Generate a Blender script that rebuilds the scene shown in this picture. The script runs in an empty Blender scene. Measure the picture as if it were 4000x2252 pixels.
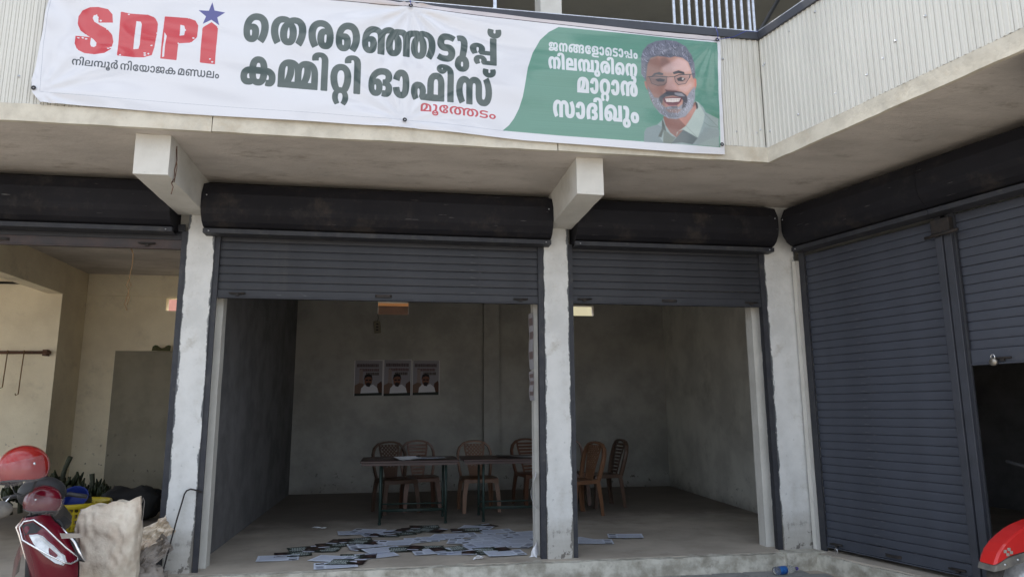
import bpy, math, random
import numpy as np
from mathutils import Vector, Matrix

# ------------------------------------------------------------------ camera, world, sun, exposure
scene = bpy.context.scene
COL = scene.collection
R = math.radians
cam_data = bpy.data.cameras.new('camera')
cam = bpy.data.objects.new('camera', cam_data); COL.objects.link(cam)
cam_data.sensor_width = 36.0
cam_data.lens = 2720.98 / 4000 * 36.0
cam_data.clip_start = 0.05; cam_data.clip_end = 2000
rx = Vector((0.98711, -0.15997, -0.00487)); ry = Vector((-0.02298, -0.17178, 0.98487)); rf = Vector((0.15839, 0.97206, 0.17324))
m = Matrix.Identity(4)
for i in range(3):
    m[i][0] = rx[i]; m[i][1] = ry[i]; m[i][2] = -rf[i]
m[0][3], m[1][3], m[2][3] = 0.0, 0.0, 1.32
cam.matrix_world = m
scene.camera = cam

SUN_EL, SUN_AZ = R(60), R(-20)          # sun high behind the building; azimuth from +Y towards +X
FILL_CLOUD = 9.0
world = bpy.data.worlds.new('World'); scene.world = world; world.use_nodes = True
wn = world.node_tree.nodes; wl = world.node_tree.links
sky = wn.new('ShaderNodeTexSky'); sky.sky_type = 'NISHITA'; sky.sun_disc = False
sky.sun_elevation = SUN_EL; sky.sun_rotation = SUN_AZ
sky.air_density = 1.2; sky.dust_density = 4.0; sky.ozone_density = 1.0
bg = wn['Background']; bg.inputs['Strength'].default_value = 0.15
# unseen bright cloud added over the blue to lift light on low walls and floor
wtc = wn.new('ShaderNodeTexCoord'); wmp = wn.new('ShaderNodeMapping'); wmp.inputs['Scale'].default_value = (1.0, 1.0, 2.2)
wnz = wn.new('ShaderNodeTexNoise'); wnz.inputs['Scale'].default_value = 3.6; wnz.inputs['Detail'].default_value = 8; wnz.inputs['Roughness'].default_value = 0.58
wrm = wn.new('ShaderNodeMapRange'); wrm.inputs['From Min'].default_value = 0.41; wrm.inputs['From Max'].default_value = 0.53; wrm.interpolation_type = 'SMOOTHSTEP'
wmx = wn.new('ShaderNodeMix'); wmx.data_type = 'RGBA'; wmx.inputs[7].default_value = (FILL_CLOUD * 0.88, FILL_CLOUD * 0.97, FILL_CLOUD * 1.12, 1)
wl.new(wtc.outputs['Generated'], wmp.inputs['Vector']); wl.new(wmp.outputs['Vector'], wnz.inputs['Vector'])
wl.new(wnz.outputs['Fac'], wrm.inputs['Value']); wl.new(wrm.outputs['Result'], wmx.inputs[0]); wl.new(sky.outputs[0], wmx.inputs[6])
wl.new(wmx.outputs[2], bg.inputs['Color'])
sd = bpy.data.lights.new('sun', 'SUN'); sd.energy = 4.2; sd.angle = R(0.53); sd.color = (1.0, 0.94, 0.85)
sun = bpy.data.objects.new('sun', sd); COL.objects.link(sun)
to_sun = Vector((math.sin(SUN_AZ) * math.cos(SUN_EL), math.cos(SUN_AZ) * math.cos(SUN_EL), math.sin(SUN_EL)))
sun.rotation_euler = to_sun.to_track_quat('Z', 'Y').to_euler()
sun.location = to_sun * 30
vs = scene.view_settings
vs.view_transform = 'Standard'; vs.look = 'None'; vs.gamma = 1.0; vs.use_curve_mapping = False
vs.exposure = 0.6
scene.cycles.max_bounces = 10; scene.cycles.diffuse_bounces = 7
rnd = random.Random(7)

# ------------------------------------------------------------------ materials
def pmat(name, col, col2=None, scale=3.0, rough=0.8, bump=0.15, bscale=60.0, metallic=0.0, spec=0.4, coat=0.0,
         dirt=None, dirt_amt=0.35, dirt_scale=1.3, speck=0.0, alpha=None, trans=0.0, ior=1.45, stretch=(1, 1, 1), extra=None):
    mt = bpy.data.materials.new(name); mt.use_nodes = True
    n = mt.node_tree.nodes; l = mt.node_tree.links; b = n['Principled BSDF']
    tc = n.new('ShaderNodeTexCoord'); mp = n.new('ShaderNodeMapping'); mp.inputs['Scale'].default_value = stretch
    l.new(tc.outputs['Object'], mp.inputs['Vector']); vec = mp.outputs['Vector']
    def noise(s, d=6, r=0.6):
        x = n.new('ShaderNodeTexNoise'); x.inputs['Scale'].default_value = s; x.inputs['Detail'].default_value = d
        x.inputs['Roughness'].default_value = r; l.new(vec, x.inputs['Vector']); return x.outputs['Fac']
    def ramp(f, a, c):
        x = n.new('ShaderNodeMapRange'); x.inputs['From Min'].default_value = a; x.inputs['From Max'].default_value = c
        x.interpolation_type = 'SMOOTHSTEP'; l.new(f, x.inputs['Value']); return x.outputs['Result']
    def mix(f, a, c, mode='MIX'):
        x = n.new('ShaderNodeMix'); x.data_type = 'RGBA'; x.blend_type = mode
        if hasattr(f, 'links'): l.new(f, x.inputs[0])
        else: x.inputs[0].default_value = f
        for s, v in ((6, a), (7, c)):
            if hasattr(v, 'links'): l.new(v, x.inputs[s])
            else: x.inputs[s].default_value = (*v[:3], 1)
        return x.outputs[2]
    def math_(op, a, c=0.0, clamp=False):
        x = n.new('ShaderNodeMath'); x.operation = op; x.use_clamp = clamp
        for i, v in enumerate((a, c)):
            if hasattr(v, 'links'): l.new(v, x.inputs[i])
            else: x.inputs[i].default_value = v
        return x.outputs[0]
    c = mix(ramp(noise(scale), 0.35, 0.68), col, col2 or tuple(v * 0.82 for v in col))
    if dirt:
        d = ramp(noise(dirt_scale, 9, 0.72), 0.52, 0.75)
        c = mix(math_('MULTIPLY', d, dirt_amt), c, dirt)
    if speck:
        s = ramp(noise(bscale * 0.7, 4, 0.7), 0.62, 0.74)
        c = mix(math_('MULTIPLY', s, speck), c, tuple(v * 0.35 for v in col))
    K = dict(n=n, l=l, tc=tc, noise=noise, ramp=ramp, mix=mix, math=math_, b=b, vec=vec)
    if extra: c = extra(c, K)
    l.new(c, b.inputs['Base Color'])
    rr = n.new('ShaderNodeMapRange'); rr.inputs['To Min'].default_value = max(rough - 0.08, 0.02); rr.inputs['To Max'].default_value = min(rough + 0.1, 1)
    l.new(noise(scale * 3), rr.inputs['Value']); l.new(rr.outputs['Result'], b.inputs['Roughness'])
    b.inputs['Metallic'].default_value = metallic; b.inputs['Specular IOR Level'].default_value = spec
    b.inputs['Coat Weight'].default_value = coat; b.inputs['Coat Roughness'].default_value = 0.06
    if trans: b.inputs['Transmission Weight'].default_value = trans; b.inputs['IOR'].default_value = ior
    if alpha is not None: b.inputs['Alpha'].default_value = alpha
    if bump:
        bp = n.new('ShaderNodeBump'); bp.inputs['Strength'].default_value = bump; bp.inputs['Distance'].default_value = 0.01
        l.new(noise(bscale, 8, 0.65), bp.inputs['Height']); l.new(bp.outputs['Normal'], b.inputs['Normal'])
    return mt

def zsep(K):
    s = K['n'].new('ShaderNodeSeparateXYZ'); K['l'].new(K['tc'].outputs['Object'], s.inputs[0]); return s.outputs

def pillar_mat(name, w):
    """whitewashed plaster with dark paint strayed over both edges and grime near the foot"""
    def ex(c, K):
        o = zsep(K); M = K['math']
        e = M('MINIMUM', o[0], M('SUBTRACT', w, o[0]))
        nz = K['n'].new('ShaderNodeTexNoise'); nz.inputs['Scale'].default_value = 5.0; nz.inputs['Detail'].default_value = 9; nz.inputs['Roughness'].default_value = 0.72
        mpp = K['n'].new('ShaderNodeMapping'); mpp.inputs['Scale'].default_value = (1.6, 1, 0.55)
        K['l'].new(K['tc'].outputs['Object'], mpp.inputs['Vector']); K['l'].new(mpp.outputs['Vector'], nz.inputs['Vector'])
        lim = M('MULTIPLY', M('SUBTRACT', nz.outputs['Fac'], 0.43), 0.14)
        d = K['ramp'](M('SUBTRACT', lim, e), -0.003, 0.005)
        c = K['mix'](M('MULTIPLY', d, 0.88), c, (0.045, 0.052, 0.062))
        grime = M('MULTIPLY', K['ramp'](M('ADD', o[2], M('MULTIPLY', K['noise'](7, 8, 0.7), 0.7)), 0.95, 0.35), 0.55)
        c = K['mix'](grime, c, (0.25, 0.22, 0.17))
        fl = M('MULTIPLY', K['ramp'](K['noise'](11, 8, 0.7), 0.56, 0.60), K['ramp'](o[2], 0.42, 0.02))
        return K['mix'](M('MULTIPLY', fl, 0.8), c, (0.09, 0.08, 0.07))
    return pmat(name, (0.66, 0.665, 0.65), (0.56, 0.565, 0.55), scale=4, rough=0.85, bump=0.35, bscale=35, dirt=(0.33, 0.30, 0.24), dirt_amt=0.6, dirt_scale=4.5, speck=0.55, extra=ex)

def low_stain(h, col, amt):
    def ex(c, K):
        o = zsep(K); M = K['math']
        f = K['ramp'](M('ADD', o[2], M('MULTIPLY', K['noise'](4, 9, 0.75), h * 1.4)), h * 1.45, h * 0.45)
        c = K['mix'](M('MULTIPLY', f, amt), c, col)
        sp = M('MULTIPLY', K['ramp'](K['noise'](13, 6, 0.6), 0.63, 0.67), K['ramp'](o[2], h * 2.0, h * 0.6))
        return K['mix'](M('MULTIPLY', sp, 0.8), c, (0.08, 0.075, 0.06))
    return ex

M = {}
M['plaster'] = pmat('plaster', (0.60, 0.59, 0.55), (0.50, 0.49, 0.45), scale=2.2, rough=0.9, bump=0.3, bscale=28, dirt=(0.30, 0.27, 0.22), dirt_amt=0.35, dirt_scale=3, speck=0.2)
M['soffit'] = pmat('soffit_plaster', (0.56, 0.52, 0.48), (0.42, 0.39, 0.36), scale=0.9, rough=0.9, bump=0.6, bscale=14, dirt=(0.20, 0.17, 0.14), dirt_amt=0.65, dirt_scale=2.2, speck=0.4, stretch=(1, 2.2, 1))
M['fascia'] = pmat('fascia_limewash', (0.58, 0.545, 0.46), (0.46, 0.43, 0.36), scale=6, rough=0.9, bump=0.4, bscale=30, dirt=(0.42, 0.33, 0.22), dirt_amt=0.5, dirt_scale=3.5, speck=0.35)
M['wall'] = pmat('interior_wall', (0.40, 0.39, 0.355), (0.29, 0.285, 0.26), scale=1.6, rough=0.92, bump=0.3, bscale=22, dirt=(0.26, 0.25, 0.22), dirt_amt=0.5, dirt_scale=1.3, speck=0.15, extra=low_stain(0.28, (0.16, 0.14, 0.12), 0.6))
def floor_tone(c, K):
    """floor colour darker behind, paler towards the doorway; the join wanders"""
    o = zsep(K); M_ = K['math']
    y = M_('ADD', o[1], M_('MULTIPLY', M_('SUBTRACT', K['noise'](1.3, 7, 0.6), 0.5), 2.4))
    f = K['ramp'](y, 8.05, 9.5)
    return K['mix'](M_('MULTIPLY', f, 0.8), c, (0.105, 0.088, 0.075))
M['floor'] = pmat('cement_floor', (0.47, 0.42, 0.355), (0.35, 0.31, 0.26), scale=1.4, rough=0.75, bump=0.2, bscale=18, dirt=(0.22, 0.195, 0.165), dirt_amt=0.55, dirt_scale=2.2, speck=0.5, extra=floor_tone)
M['wall_light'] = pmat('pale_side_wall', (0.66, 0.65, 0.58), (0.50, 0.49, 0.44), scale=1.6, rough=0.92, bump=0.3, bscale=22, dirt=(0.30, 0.29, 0.25), dirt_amt=0.6, dirt_scale=1.3, speck=0.25, extra=low_stain(0.28, (0.16, 0.14, 0.12), 0.7))
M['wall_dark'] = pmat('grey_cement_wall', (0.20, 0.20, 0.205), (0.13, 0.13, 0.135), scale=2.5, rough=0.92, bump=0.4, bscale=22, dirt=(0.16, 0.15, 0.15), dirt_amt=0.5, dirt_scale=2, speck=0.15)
M['wall_cream'] = pmat('cream_wall', (0.80, 0.72, 0.54), (0.70, 0.62, 0.46), scale=1.6, rough=0.92, bump=0.3, bscale=22, dirt=(0.34, 0.30, 0.23), dirt_amt=0.5, dirt_scale=1.5, speck=0.2, extra=low_stain(0.7, (0.20, 0.17, 0.12), 0.55))
M['plinth'] = pmat('worn_plinth', (0.56, 0.54, 0.47), (0.30, 0.28, 0.23), scale=7, rough=0.92, bump=0.9, bscale=20, dirt=(0.14, 0.12, 0.10), dirt_amt=0.75, dirt_scale=6, speck=0.4)
M['road'] = pmat('packed_ground', (0.44, 0.39, 0.32), (0.36, 0.31, 0.25), scale=0.8, rough=0.95, bump=0.5, bscale=9, dirt=(0.16, 0.14, 0.12), dirt_amt=0.4)
M['paver'] = pmat('grey_paver', (0.27, 0.27, 0.26), (0.20, 0.20, 0.195), scale=6, rough=0.9, bump=0.5, bscale=50, dirt=(0.14, 0.13, 0.12), dirt_amt=0.5, dirt_scale=4)
def scr(c, K):
    M_ = K['math']
    s = K['n'].new('ShaderNodeTexNoise'); s.inputs['Scale'].default_value = 14; s.inputs['Detail'].default_value = 5
    mp = K['n'].new('ShaderNodeMapping'); mp.inputs['Scale'].default_value = (0.35, 1, 3.5)
    K['l'].new(K['tc'].outputs['Object'], mp.inputs['Vector']); K['l'].new(mp.outputs['Vector'], s.inputs['Vector'])
    f = K['ramp'](s.outputs['Fac'], 0.70, 0.74)
    c = K['mix'](M_('MULTIPLY', f, 0.45), c, (0.20, 0.20, 0.20))
    dust = K['ramp'](K['noise'](2.2, 7, 0.7), 0.55, 0.8)
    return K['mix'](M_('MULTIPLY', dust, 0.45), c, (0.095, 0.085, 0.075))
M['slat'] = pmat('slate_shutter_paint', (0.034, 0.036, 0.043), (0.026, 0.028, 0.034), scale=2.5, rough=0.5, bump=0.1, bscale=40, spec=0.35, extra=scr)
M['hood'] = pmat('slate_hood_paint', (0.014, 0.014, 0.018), (0.009, 0.009, 0.012), scale=1.3, rough=0.68, bump=0.15, bscale=12, spec=0.2, dirt=(0.050, 0.042, 0.036), dirt_amt=0.9, dirt_scale=2.0, extra=scr)
M['slat_wing'] = pmat('blue_grey_shutter_paint', (0.058, 0.065, 0.084), (0.046, 0.051, 0.066), scale=2.5, rough=0.5, bump=0.1, bscale=40, spec=0.35, extra=scr)
M['rail_old'] = pmat('rusty_bottom_rail', (0.045, 0.042, 0.045), (0.075, 0.052, 0.048), scale=4, rough=0.6, bump=0.2, bscale=40, dirt=(0.12, 0.10, 0.09), dirt_amt=0.6, dirt_scale=4)
M['frame_dark'] = pmat('slate_rail_paint', (0.045, 0.049, 0.062), (0.034, 0.037, 0.046), rough=0.45, bump=0.05, spec=0.4)
M['cladding'] = pmat('ivory_coated_sheet', (0.59, 0.585, 0.54), (0.53, 0.525, 0.48), scale=1.0, rough=0.42, bump=0.04, bscale=8, spec=0.5, dirt=(0.45, 0.42, 0.35), dirt_amt=0.25, dirt_scale=2, stretch=(1, 1, 0.4))
M['guide'] = pmat('dark_guide_paint', (0.026, 0.028, 0.036), (0.038, 0.040, 0.046), scale=8, rough=0.6, bump=0.2, dirt=(0.16, 0.15, 0.13), dirt_amt=0.35, dirt_scale=6)
M['galv'] = pmat('galvanised_steel', (0.62, 0.64, 0.68), (0.45, 0.47, 0.50), scale=25, rough=0.32, bump=0.1, metallic=0.9)
M['chrome'] = pmat('chrome', (0.85, 0.85, 0.86), (0.8, 0.8, 0.82), rough=0.18, bump=0, metallic=0.85)
M['brass'] = pmat('padlock_brass', (0.36, 0.33, 0.28), rough=0.35, bump=0.1, metallic=0.8)
M['iron'] = pmat('dark_iron', (0.025, 0.024, 0.024), (0.045, 0.036, 0.032), scale=20, rough=0.7, bump=0.2, metallic=0.3)
M['rust'] = pmat('rusted_pipe', (0.16, 0.09, 0.06), (0.10, 0.06, 0.045), scale=14, rough=0.85, bump=0.3)
M['green_steel'] = pmat('green_table_leg', (0.022, 0.042, 0.036), (0.018, 0.032, 0.028), rough=0.5, bump=0.1)
M['table'] = pmat('brown_laminate', (0.055, 0.030, 0.028), (0.040, 0.024, 0.022), scale=3, rough=0.4, bump=0.05, stretch=(0.4, 3, 1))
M['chair'] = pmat('brown_plastic', (0.12, 0.052, 0.028), (0.095, 0.042, 0.024), scale=3, rough=0.38, bump=0.05, bscale=80)
M['chair_tan'] = pmat('tan_plastic', (0.16, 0.080, 0.042), (0.125, 0.062, 0.034), scale=3, rough=0.38, bump=0.05, bscale=80)
M['chair_dark'] = pmat('dark_plastic', (0.085, 0.050, 0.034), (0.065, 0.040, 0.028), scale=3, rough=0.36, bump=0.05, bscale=80)
M['paper'] = pmat('white_paper', (0.78, 0.79, 0.82), (0.74, 0.75, 0.78), rough=0.75, bump=0.05)
M['maroon'] = pmat('maroon_scooter_paint', (0.13, 0.004, 0.014), (0.11, 0.0035, 0.012), scale=3, rough=0.22, bump=0.0, coat=0.5, spec=0.3, dirt=(0.2, 0.12, 0.11), dirt_amt=0.12)
M['helmet_red'] = pmat('red_helmet_shell', (0.30, 0.016, 0.012), (0.24, 0.012, 0.010), scale=5, rough=0.20, bump=0, coat=0.45, spec=0.35)
M['black'] = pmat('black_plastic', (0.018, 0.018, 0.02), (0.025, 0.025, 0.026), rough=0.5, bump=0.1)
M['rubber'] = pmat('tyre_rubber', (0.03, 0.03, 0.03), (0.06, 0.055, 0.05), scale=8, rough=0.85, bump=0.4, dirt=(0.16, 0.13, 0.10), dirt_amt=0.5)
M['visor'] = pmat('clear_visor', (0.50, 0.46, 0.47), rough=0.06, bump=0, spec=0.5, alpha=0.08)
M['lens'] = pmat('lamp_lens', (0.75, 0.78, 0.80), (0.5, 0.53, 0.55), scale=22, rough=0.12, bump=0.5, bscale=40, coat=1.0)
M['red_paint'] = pmat('red_mudguard_paint', (0.62, 0.025, 0.022), (0.55, 0.02, 0.02), rough=0.3, bump=0, coat=0.6)
M['grey_plastic'] = pmat('muddy_grey_plastic', (0.17, 0.16, 0.14), (0.10, 0.095, 0.09), scale=9, rough=0.8, bump=0.4, dirt=(0.3, 0.26, 0.2), dirt_amt=0.5)
M['sack'] = pmat('woven_sack', (0.74, 0.66, 0.54), (0.56, 0.46, 0.36), scale=6, rough=0.7, bump=0.9, bscale=22, dirt=(0.34, 0.18, 0.12), dirt_amt=0.35, dirt_scale=3.5, speck=0.15)
M['sheet_plastic'] = pmat('crumpled_plastic', (0.34, 0.30, 0.26), (0.20, 0.175, 0.155), scale=7, rough=0.4, bump=0.6, bscale=20)
M['yellow'] = pmat('yellow_plastic', (0.55, 0.43, 0.02), (0.48, 0.36, 0.02), rough=0.45, bump=0.05, dirt=(0.25, 0.16, 0.04), dirt_amt=0.4, dirt_scale=6)
M['blue'] = pmat('blue_plastic', (0.012, 0.03, 0.20), (0.012, 0.028, 0.16), rough=0.5, bump=0.05)
M['banana'] = pmat('green_banana', (0.026, 0.036, 0.013), (0.016, 0.021, 0.009), scale=12, rough=0.55, bump=0.15, dirt=(0.10, 0.08, 0.03), dirt_amt=0.5, dirt_scale=9)
M['stalk'] = pmat('banana_stalk', (0.06, 0.065, 0.04), (0.04, 0.045, 0.03), scale=10, rough=0.8, bump=0.4)
M['leaf'] = pmat('wilted_leaf', (0.05, 0.07, 0.025), (0.09, 0.08, 0.035), scale=9, rough=0.7, bump=0.2)
M['board'] = pmat('cement_board', (0.27, 0.245, 0.185), (0.22, 0.20, 0.15), scale=2.5, rough=0.9, bump=0.3, bscale=18, dirt=(0.15, 0.13, 0.09), dirt_amt=0.5, dirt_scale=2.2, extra=low_stain(0.7, (0.17, 0.15, 0.11), 0.5))
M['rope_blue'] = pmat('blue_cord', (0.03, 0.05, 0.28), rough=0.8, bump=0.2)
M['cord'] = pmat('jute_cord', (0.22, 0.14, 0.07), rough=0.95, bump=0.3)
M['hose'] = pmat('green_hose', (0.10, 0.45, 0.28), rough=0.5, bump=0.05)
M['black_cloth'] = pmat('black_cloth', (0.012, 0.012, 0.013), (0.02, 0.02, 0.02), rough=0.8, bump=0.4)
M['pet'] = pmat('clear_bottle', (0.93, 0.95, 0.96), rough=0.08, bump=0, trans=0.9, ior=1.15)
M['label_blue'] = pmat('blue_label', (0.012, 0.04, 0.20), (0.03, 0.16, 0.45), scale=28, rough=0.35, bump=0)
M['cap_purple'] = pmat('purple_cap', (0.09, 0.06, 0.30), rough=0.4, bump=0)
M['upper'] = pmat('upper_floor_plaster', (0.30, 0.30, 0.27), (0.25, 0.25, 0.23), scale=1.3, rough=0.9, bump=0.3, bscale=20)
M['upper_light'] = pmat('upper_beige_wall', (0.52, 0.49, 0.41), (0.46, 0.43, 0.36), scale=1.3, rough=0.9, bump=0.3, bscale=20)
M['pink'] = pmat('pink_house_wall', (0.72, 0.36, 0.30), (0.66, 0.32, 0.27), rough=0.9, bump=0.1)
M['cream_out'] = pmat('pale_yellow_house_wall', (0.80, 0.72, 0.46), (0.76, 0.68, 0.44), rough=0.9, bump=0.1)
M['orange_out'] = pmat('orange_sheet', (0.70, 0.36, 0.16), (0.60, 0.30, 0.13), rough=0.7, bump=0.1)
M['brown_out'] = pmat('dark_timber', (0.05, 0.035, 0.03), (0.08, 0.05, 0.04), rough=0.8, bump=0.2)
M['leaves_far'] = pmat('tree_leaves', (0.05, 0.085, 0.025), (0.085, 0.12, 0.035), scale=2, rough=0.6, bump=0.2)
M['bark'] = pmat('tree_bark', (0.12, 0.09, 0.065), (0.08, 0.06, 0.045), scale=8, rough=0.95, bump=0.6)
PM = {}

# ------------------------------------------------------------------ mesh helpers
class MB:
    def __init__(s): s.v = []; s.f = []; s.sm = []
    def add(s, vs, fs, smooth=False):
        o = len(s.v); s.v += [tuple(v) for v in vs]; s.f += [tuple(i + o for i in f) for f in fs]; s.sm += [smooth] * len(fs); return s
    def box(s, a, b):
        x0, y0, z0 = a; x1, y1, z1 = b
        return s.add([(x0, y0, z0), (x1, y0, z0), (x1, y1, z0), (x0, y1, z0), (x0, y0, z1), (x1, y0, z1), (x1, y1, z1), (x0, y1, z1)],
                     [(0, 3, 2, 1), (4, 5, 6, 7), (0, 1, 5, 4), (1, 2, 6, 5), (2, 3, 7, 6), (3, 0, 4, 7)])
    def cbox(s, a, b, c=0.004):
        """box with chamfered vertical and horizontal edges"""
        x0, y0, z0 = a; x1, y1, z1 = b
        def ring(i, z): return [(x0 + i, y0 + i + c, z), (x0 + i + c, y0 + i, z), (x1 - i - c, y0 + i, z), (x1 - i, y0 + i + c, z), (x1 - i, y1 - i - c, z), (x1 - i - c, y1 - i, z), (x0 + i + c, y1 - i, z), (x0 + i, y1 - i - c, z)]
        rings = [ring(c, z0), ring(0, z0 + c), ring(0, z1 - c), ring(c, z1)]
        return s.loft(rings, closed=True, caps=True)
    def loft(s, rings, closed=True, caps=False, smooth=False):
        n = len(rings[0]); vs = [p for r in rings for p in r]; fs = []
        for k in range(len(rings) - 1):
            for i in range(n if closed else n - 1):
                j = (i + 1) % n; fs.append((k * n + i, k * n + j, (k + 1) * n + j, (k + 1) * n + i))
        if caps: fs.append(tuple(range(n - 1, -1, -1))); fs.append(tuple((len(rings) - 1) * n + i for i in range(n)))
        return s.add(vs, fs, smooth)
    def prism(s, poly, axis, a, b):
        """poly: 2-D outline; axis 0/1/2 = extrusion axis"""
        def p3(p, t): return (t, p[0], p[1]) if axis == 0 else ((p[0], t, p[1]) if axis == 1 else (p[0], p[1], t))
        return s.loft([[p3(p, a) for p in poly], [p3(p, b) for p in poly]], True, True)
    def tube(s, pts, r, n=8, closed=False, caps=True, smooth=True):
        pts = [Vector(p) for p in pts]; rad = r if isinstance(r, (list, tuple)) else [r] * len(pts); rings = []; prev = None
        for i, p in enumerate(pts):
            if closed: d = pts[(i + 1) % len(pts)] - pts[i - 1]
            else: d = pts[min(i + 1, len(pts) - 1)] - pts[max(i - 1, 0)]
            d.normalize()
            u = prev - d * prev.dot(d) if prev is not None else d.orthogonal()
            if u.length < 1e-6: u = d.orthogonal()
            u.normalize(); prev = u; w = d.cross(u)
            rings.append([p + (u * math.cos(2 * math.pi * k / n) + w * math.sin(2 * math.pi * k / n)) * rad[i] for k in range(n)])
        if closed: rings.append(rings[0])
        return s.loft(rings, True, caps and not closed, smooth)
    def sweep(s, pts, prof, up=(0, 0, 1), caps=True, smooth=False):
        """sweep a flat 2-D profile (side, up) along pts"""
        pts = [Vector(p) for p in pts]; rings = []
        for i, p in enumerate(pts):
            d = (pts[min(i + 1, len(pts) - 1)] - pts[max(i - 1, 0)]).normalized()
            side = d.cross(Vector(up)).normalized(); u = side.cross(d)
            rings.append([p + side * a + u * b for a, b in prof])
        return s.loft(rings, True, caps, smooth)
    def lathe(s, prof, c=(0, 0, 0), n=24, caps=False, smooth=True):
        rings = [[(c[0] + r * math.cos(2 * math.pi * k / n), c[1] + r * math.sin(2 * math.pi * k / n), c[2] + z) for k in range(n)] for r, z in prof]
        return s.loft(rings, True, caps, smooth)
    def grid(s, fn, nu, nv, smooth=True):
        vs = [fn(i / nu, j / nv) for j in range(nv + 1) for i in range(nu + 1)]
        return s.add(vs, [(j * (nu + 1) + i, j * (nu + 1) + i + 1, (j + 1) * (nu + 1) + i + 1, (j + 1) * (nu + 1) + i) for j in range(nv) for i in range(nu)], smooth)
    def xf(s, mat):
        s.v = [tuple(mat @ Vector(v)) for v in s.v]; return s
    def mesh(s, name, mat):
        me = bpy.data.meshes.new(name); me.from_pydata(s.v, [], s.f); me.materials.append(mat)
        me.polygons.foreach_set('use_smooth', s.sm); me.update(); return me
    def obj(s, name, mat, parent=None, loc=None, rz=None, bevel=0):
        o = bpy.data.objects.new(name, s.mesh(name, mat)); COL.objects.link(o); o.parent = parent
        if loc: o.location = loc
        if rz is not None: o.rotation_euler = (0, 0, rz)
        if bevel:
            bm_ = o.modifiers.new('bevel', 'BEVEL'); bm_.width = bevel; bm_.segments = 2; bm_.limit_method = 'ANGLE'
        return o

def rough_box(a, b, step=0.06, amp=0.003, seed=1):
    """plastered block: subdivided faces, every vertex a little off true"""
    from mathutils import noise
    mb = MB(); n = [max(1, int(round((b[i] - a[i]) / step))) for i in range(3)]
    def P(i, j, k):
        p = Vector((a[0] + (b[0] - a[0]) * i / n[0], a[1] + (b[1] - a[1]) * j / n[1], a[2] + (b[2] - a[2]) * k / n[2]))
        d = noise.noise_vector(p * 6 + Vector((seed, 0, 0))) * amp + noise.noise_vector(p * 21 + Vector((0, seed, 0))) * amp * 0.6
        return p + d
    idx = {}
    def vid(i, j, k):
        t = (i, j, k)
        if t not in idx: idx[t] = len(mb.v); mb.v.append(tuple(P(i, j, k)))
        return idx[t]
    for ax in range(3):
        u, w = (ax + 1) % 3, (ax + 2) % 3
        for side in (0, n[ax]):
            for p in range(n[u]):
                for q in range(n[w]):
                    c = []
                    for du, dw in ((0, 0), (1, 0), (1, 1), (0, 1)):
                        t = [0, 0, 0]; t[ax] = side; t[u] = p + du; t[w] = q + dw; c.append(vid(*t))
                    mb.f.append(tuple(c) if side else tuple(c[::-1])); mb.sm.append(False)
    return mb

def wall_grid(xs, zs, holes, y0, y1):
    """wall between y0 and y1 with rectangular holes given as (x0,x1,z0,z1)"""
    mb = MB(); cut = lambda x, z: any(h[0] < x < h[1] and h[2] < z < h[3] for h in holes)
    X = sorted(set(xs) | {h[0] for h in holes} | {h[1] for h in holes}); Z = sorted(set(zs) | {h[2] for h in holes} | {h[3] for h in holes})
    for i in range(len(X) - 1):
        for j in range(len(Z) - 1):
            a, b, c, d = X[i], X[i + 1], Z[j], Z[j + 1]
            if cut((a + b) / 2, (c + d) / 2): continue
            mb.add([(a, y0, c), (b, y0, c), (b, y0, d), (a, y0, d)], [(0, 1, 2, 3)])
            mb.add([(a, y1, c), (b, y1, c), (b, y1, d), (a, y1, d)], [(3, 2, 1, 0)])
    for a, b, c, d in holes + [(X[0], X[-1], Z[0], Z[-1])]:
        mb.add([(a, y0, c), (b, y0, c), (b, y0, d), (a, y0, d), (a, y1, c), (b, y1, c), (b, y1, d), (a, y1, d)], [(0, 4, 5, 1), (1, 5, 6, 2), (2, 6, 7, 3), (3, 7, 4, 0)])
    return mb

def tag(o, label=None, cat=None, group=None, kind=None):
    if label: o['label'] = label
    if cat: o['category'] = cat
    if group: o['group'] = group
    if kind: o['kind'] = kind
    return o
def thing(name, label, cat, loc=(0, 0, 0), rz=0, group=None):
    o = bpy.data.objects.new(name, None); COL.objects.link(o); o.location = loc; o.rotation_euler = (0, 0, rz)
    return tag(o, label, cat, group)
def struct(name, mb, mat, **k):
    return tag(mb.obj(name, mat, **k), kind='structure')
def copy_tree(o, parent=None):
    c = o.copy(); COL.objects.link(c); c.parent = parent
    for ch in list(o.children): copy_tree(ch, c)
    return c
# ------------------------------------------------------------------ setting
WA = math.atan2(-0.968, 0.25)                     # direction of the right wing's front
WX, WY = Vector((0.25, -0.968, 0)).normalized(), Vector((0.968, 0.25, 0)).normalized()
def wing(s, d=0.0, z=0.0, o=(4.0, 6.5)):
    p = Vector((o[0], o[1], 0)) + WX * s + WY * d; return (p.x, p.y, z)
def xy(p): return (p[0], p[1])

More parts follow.
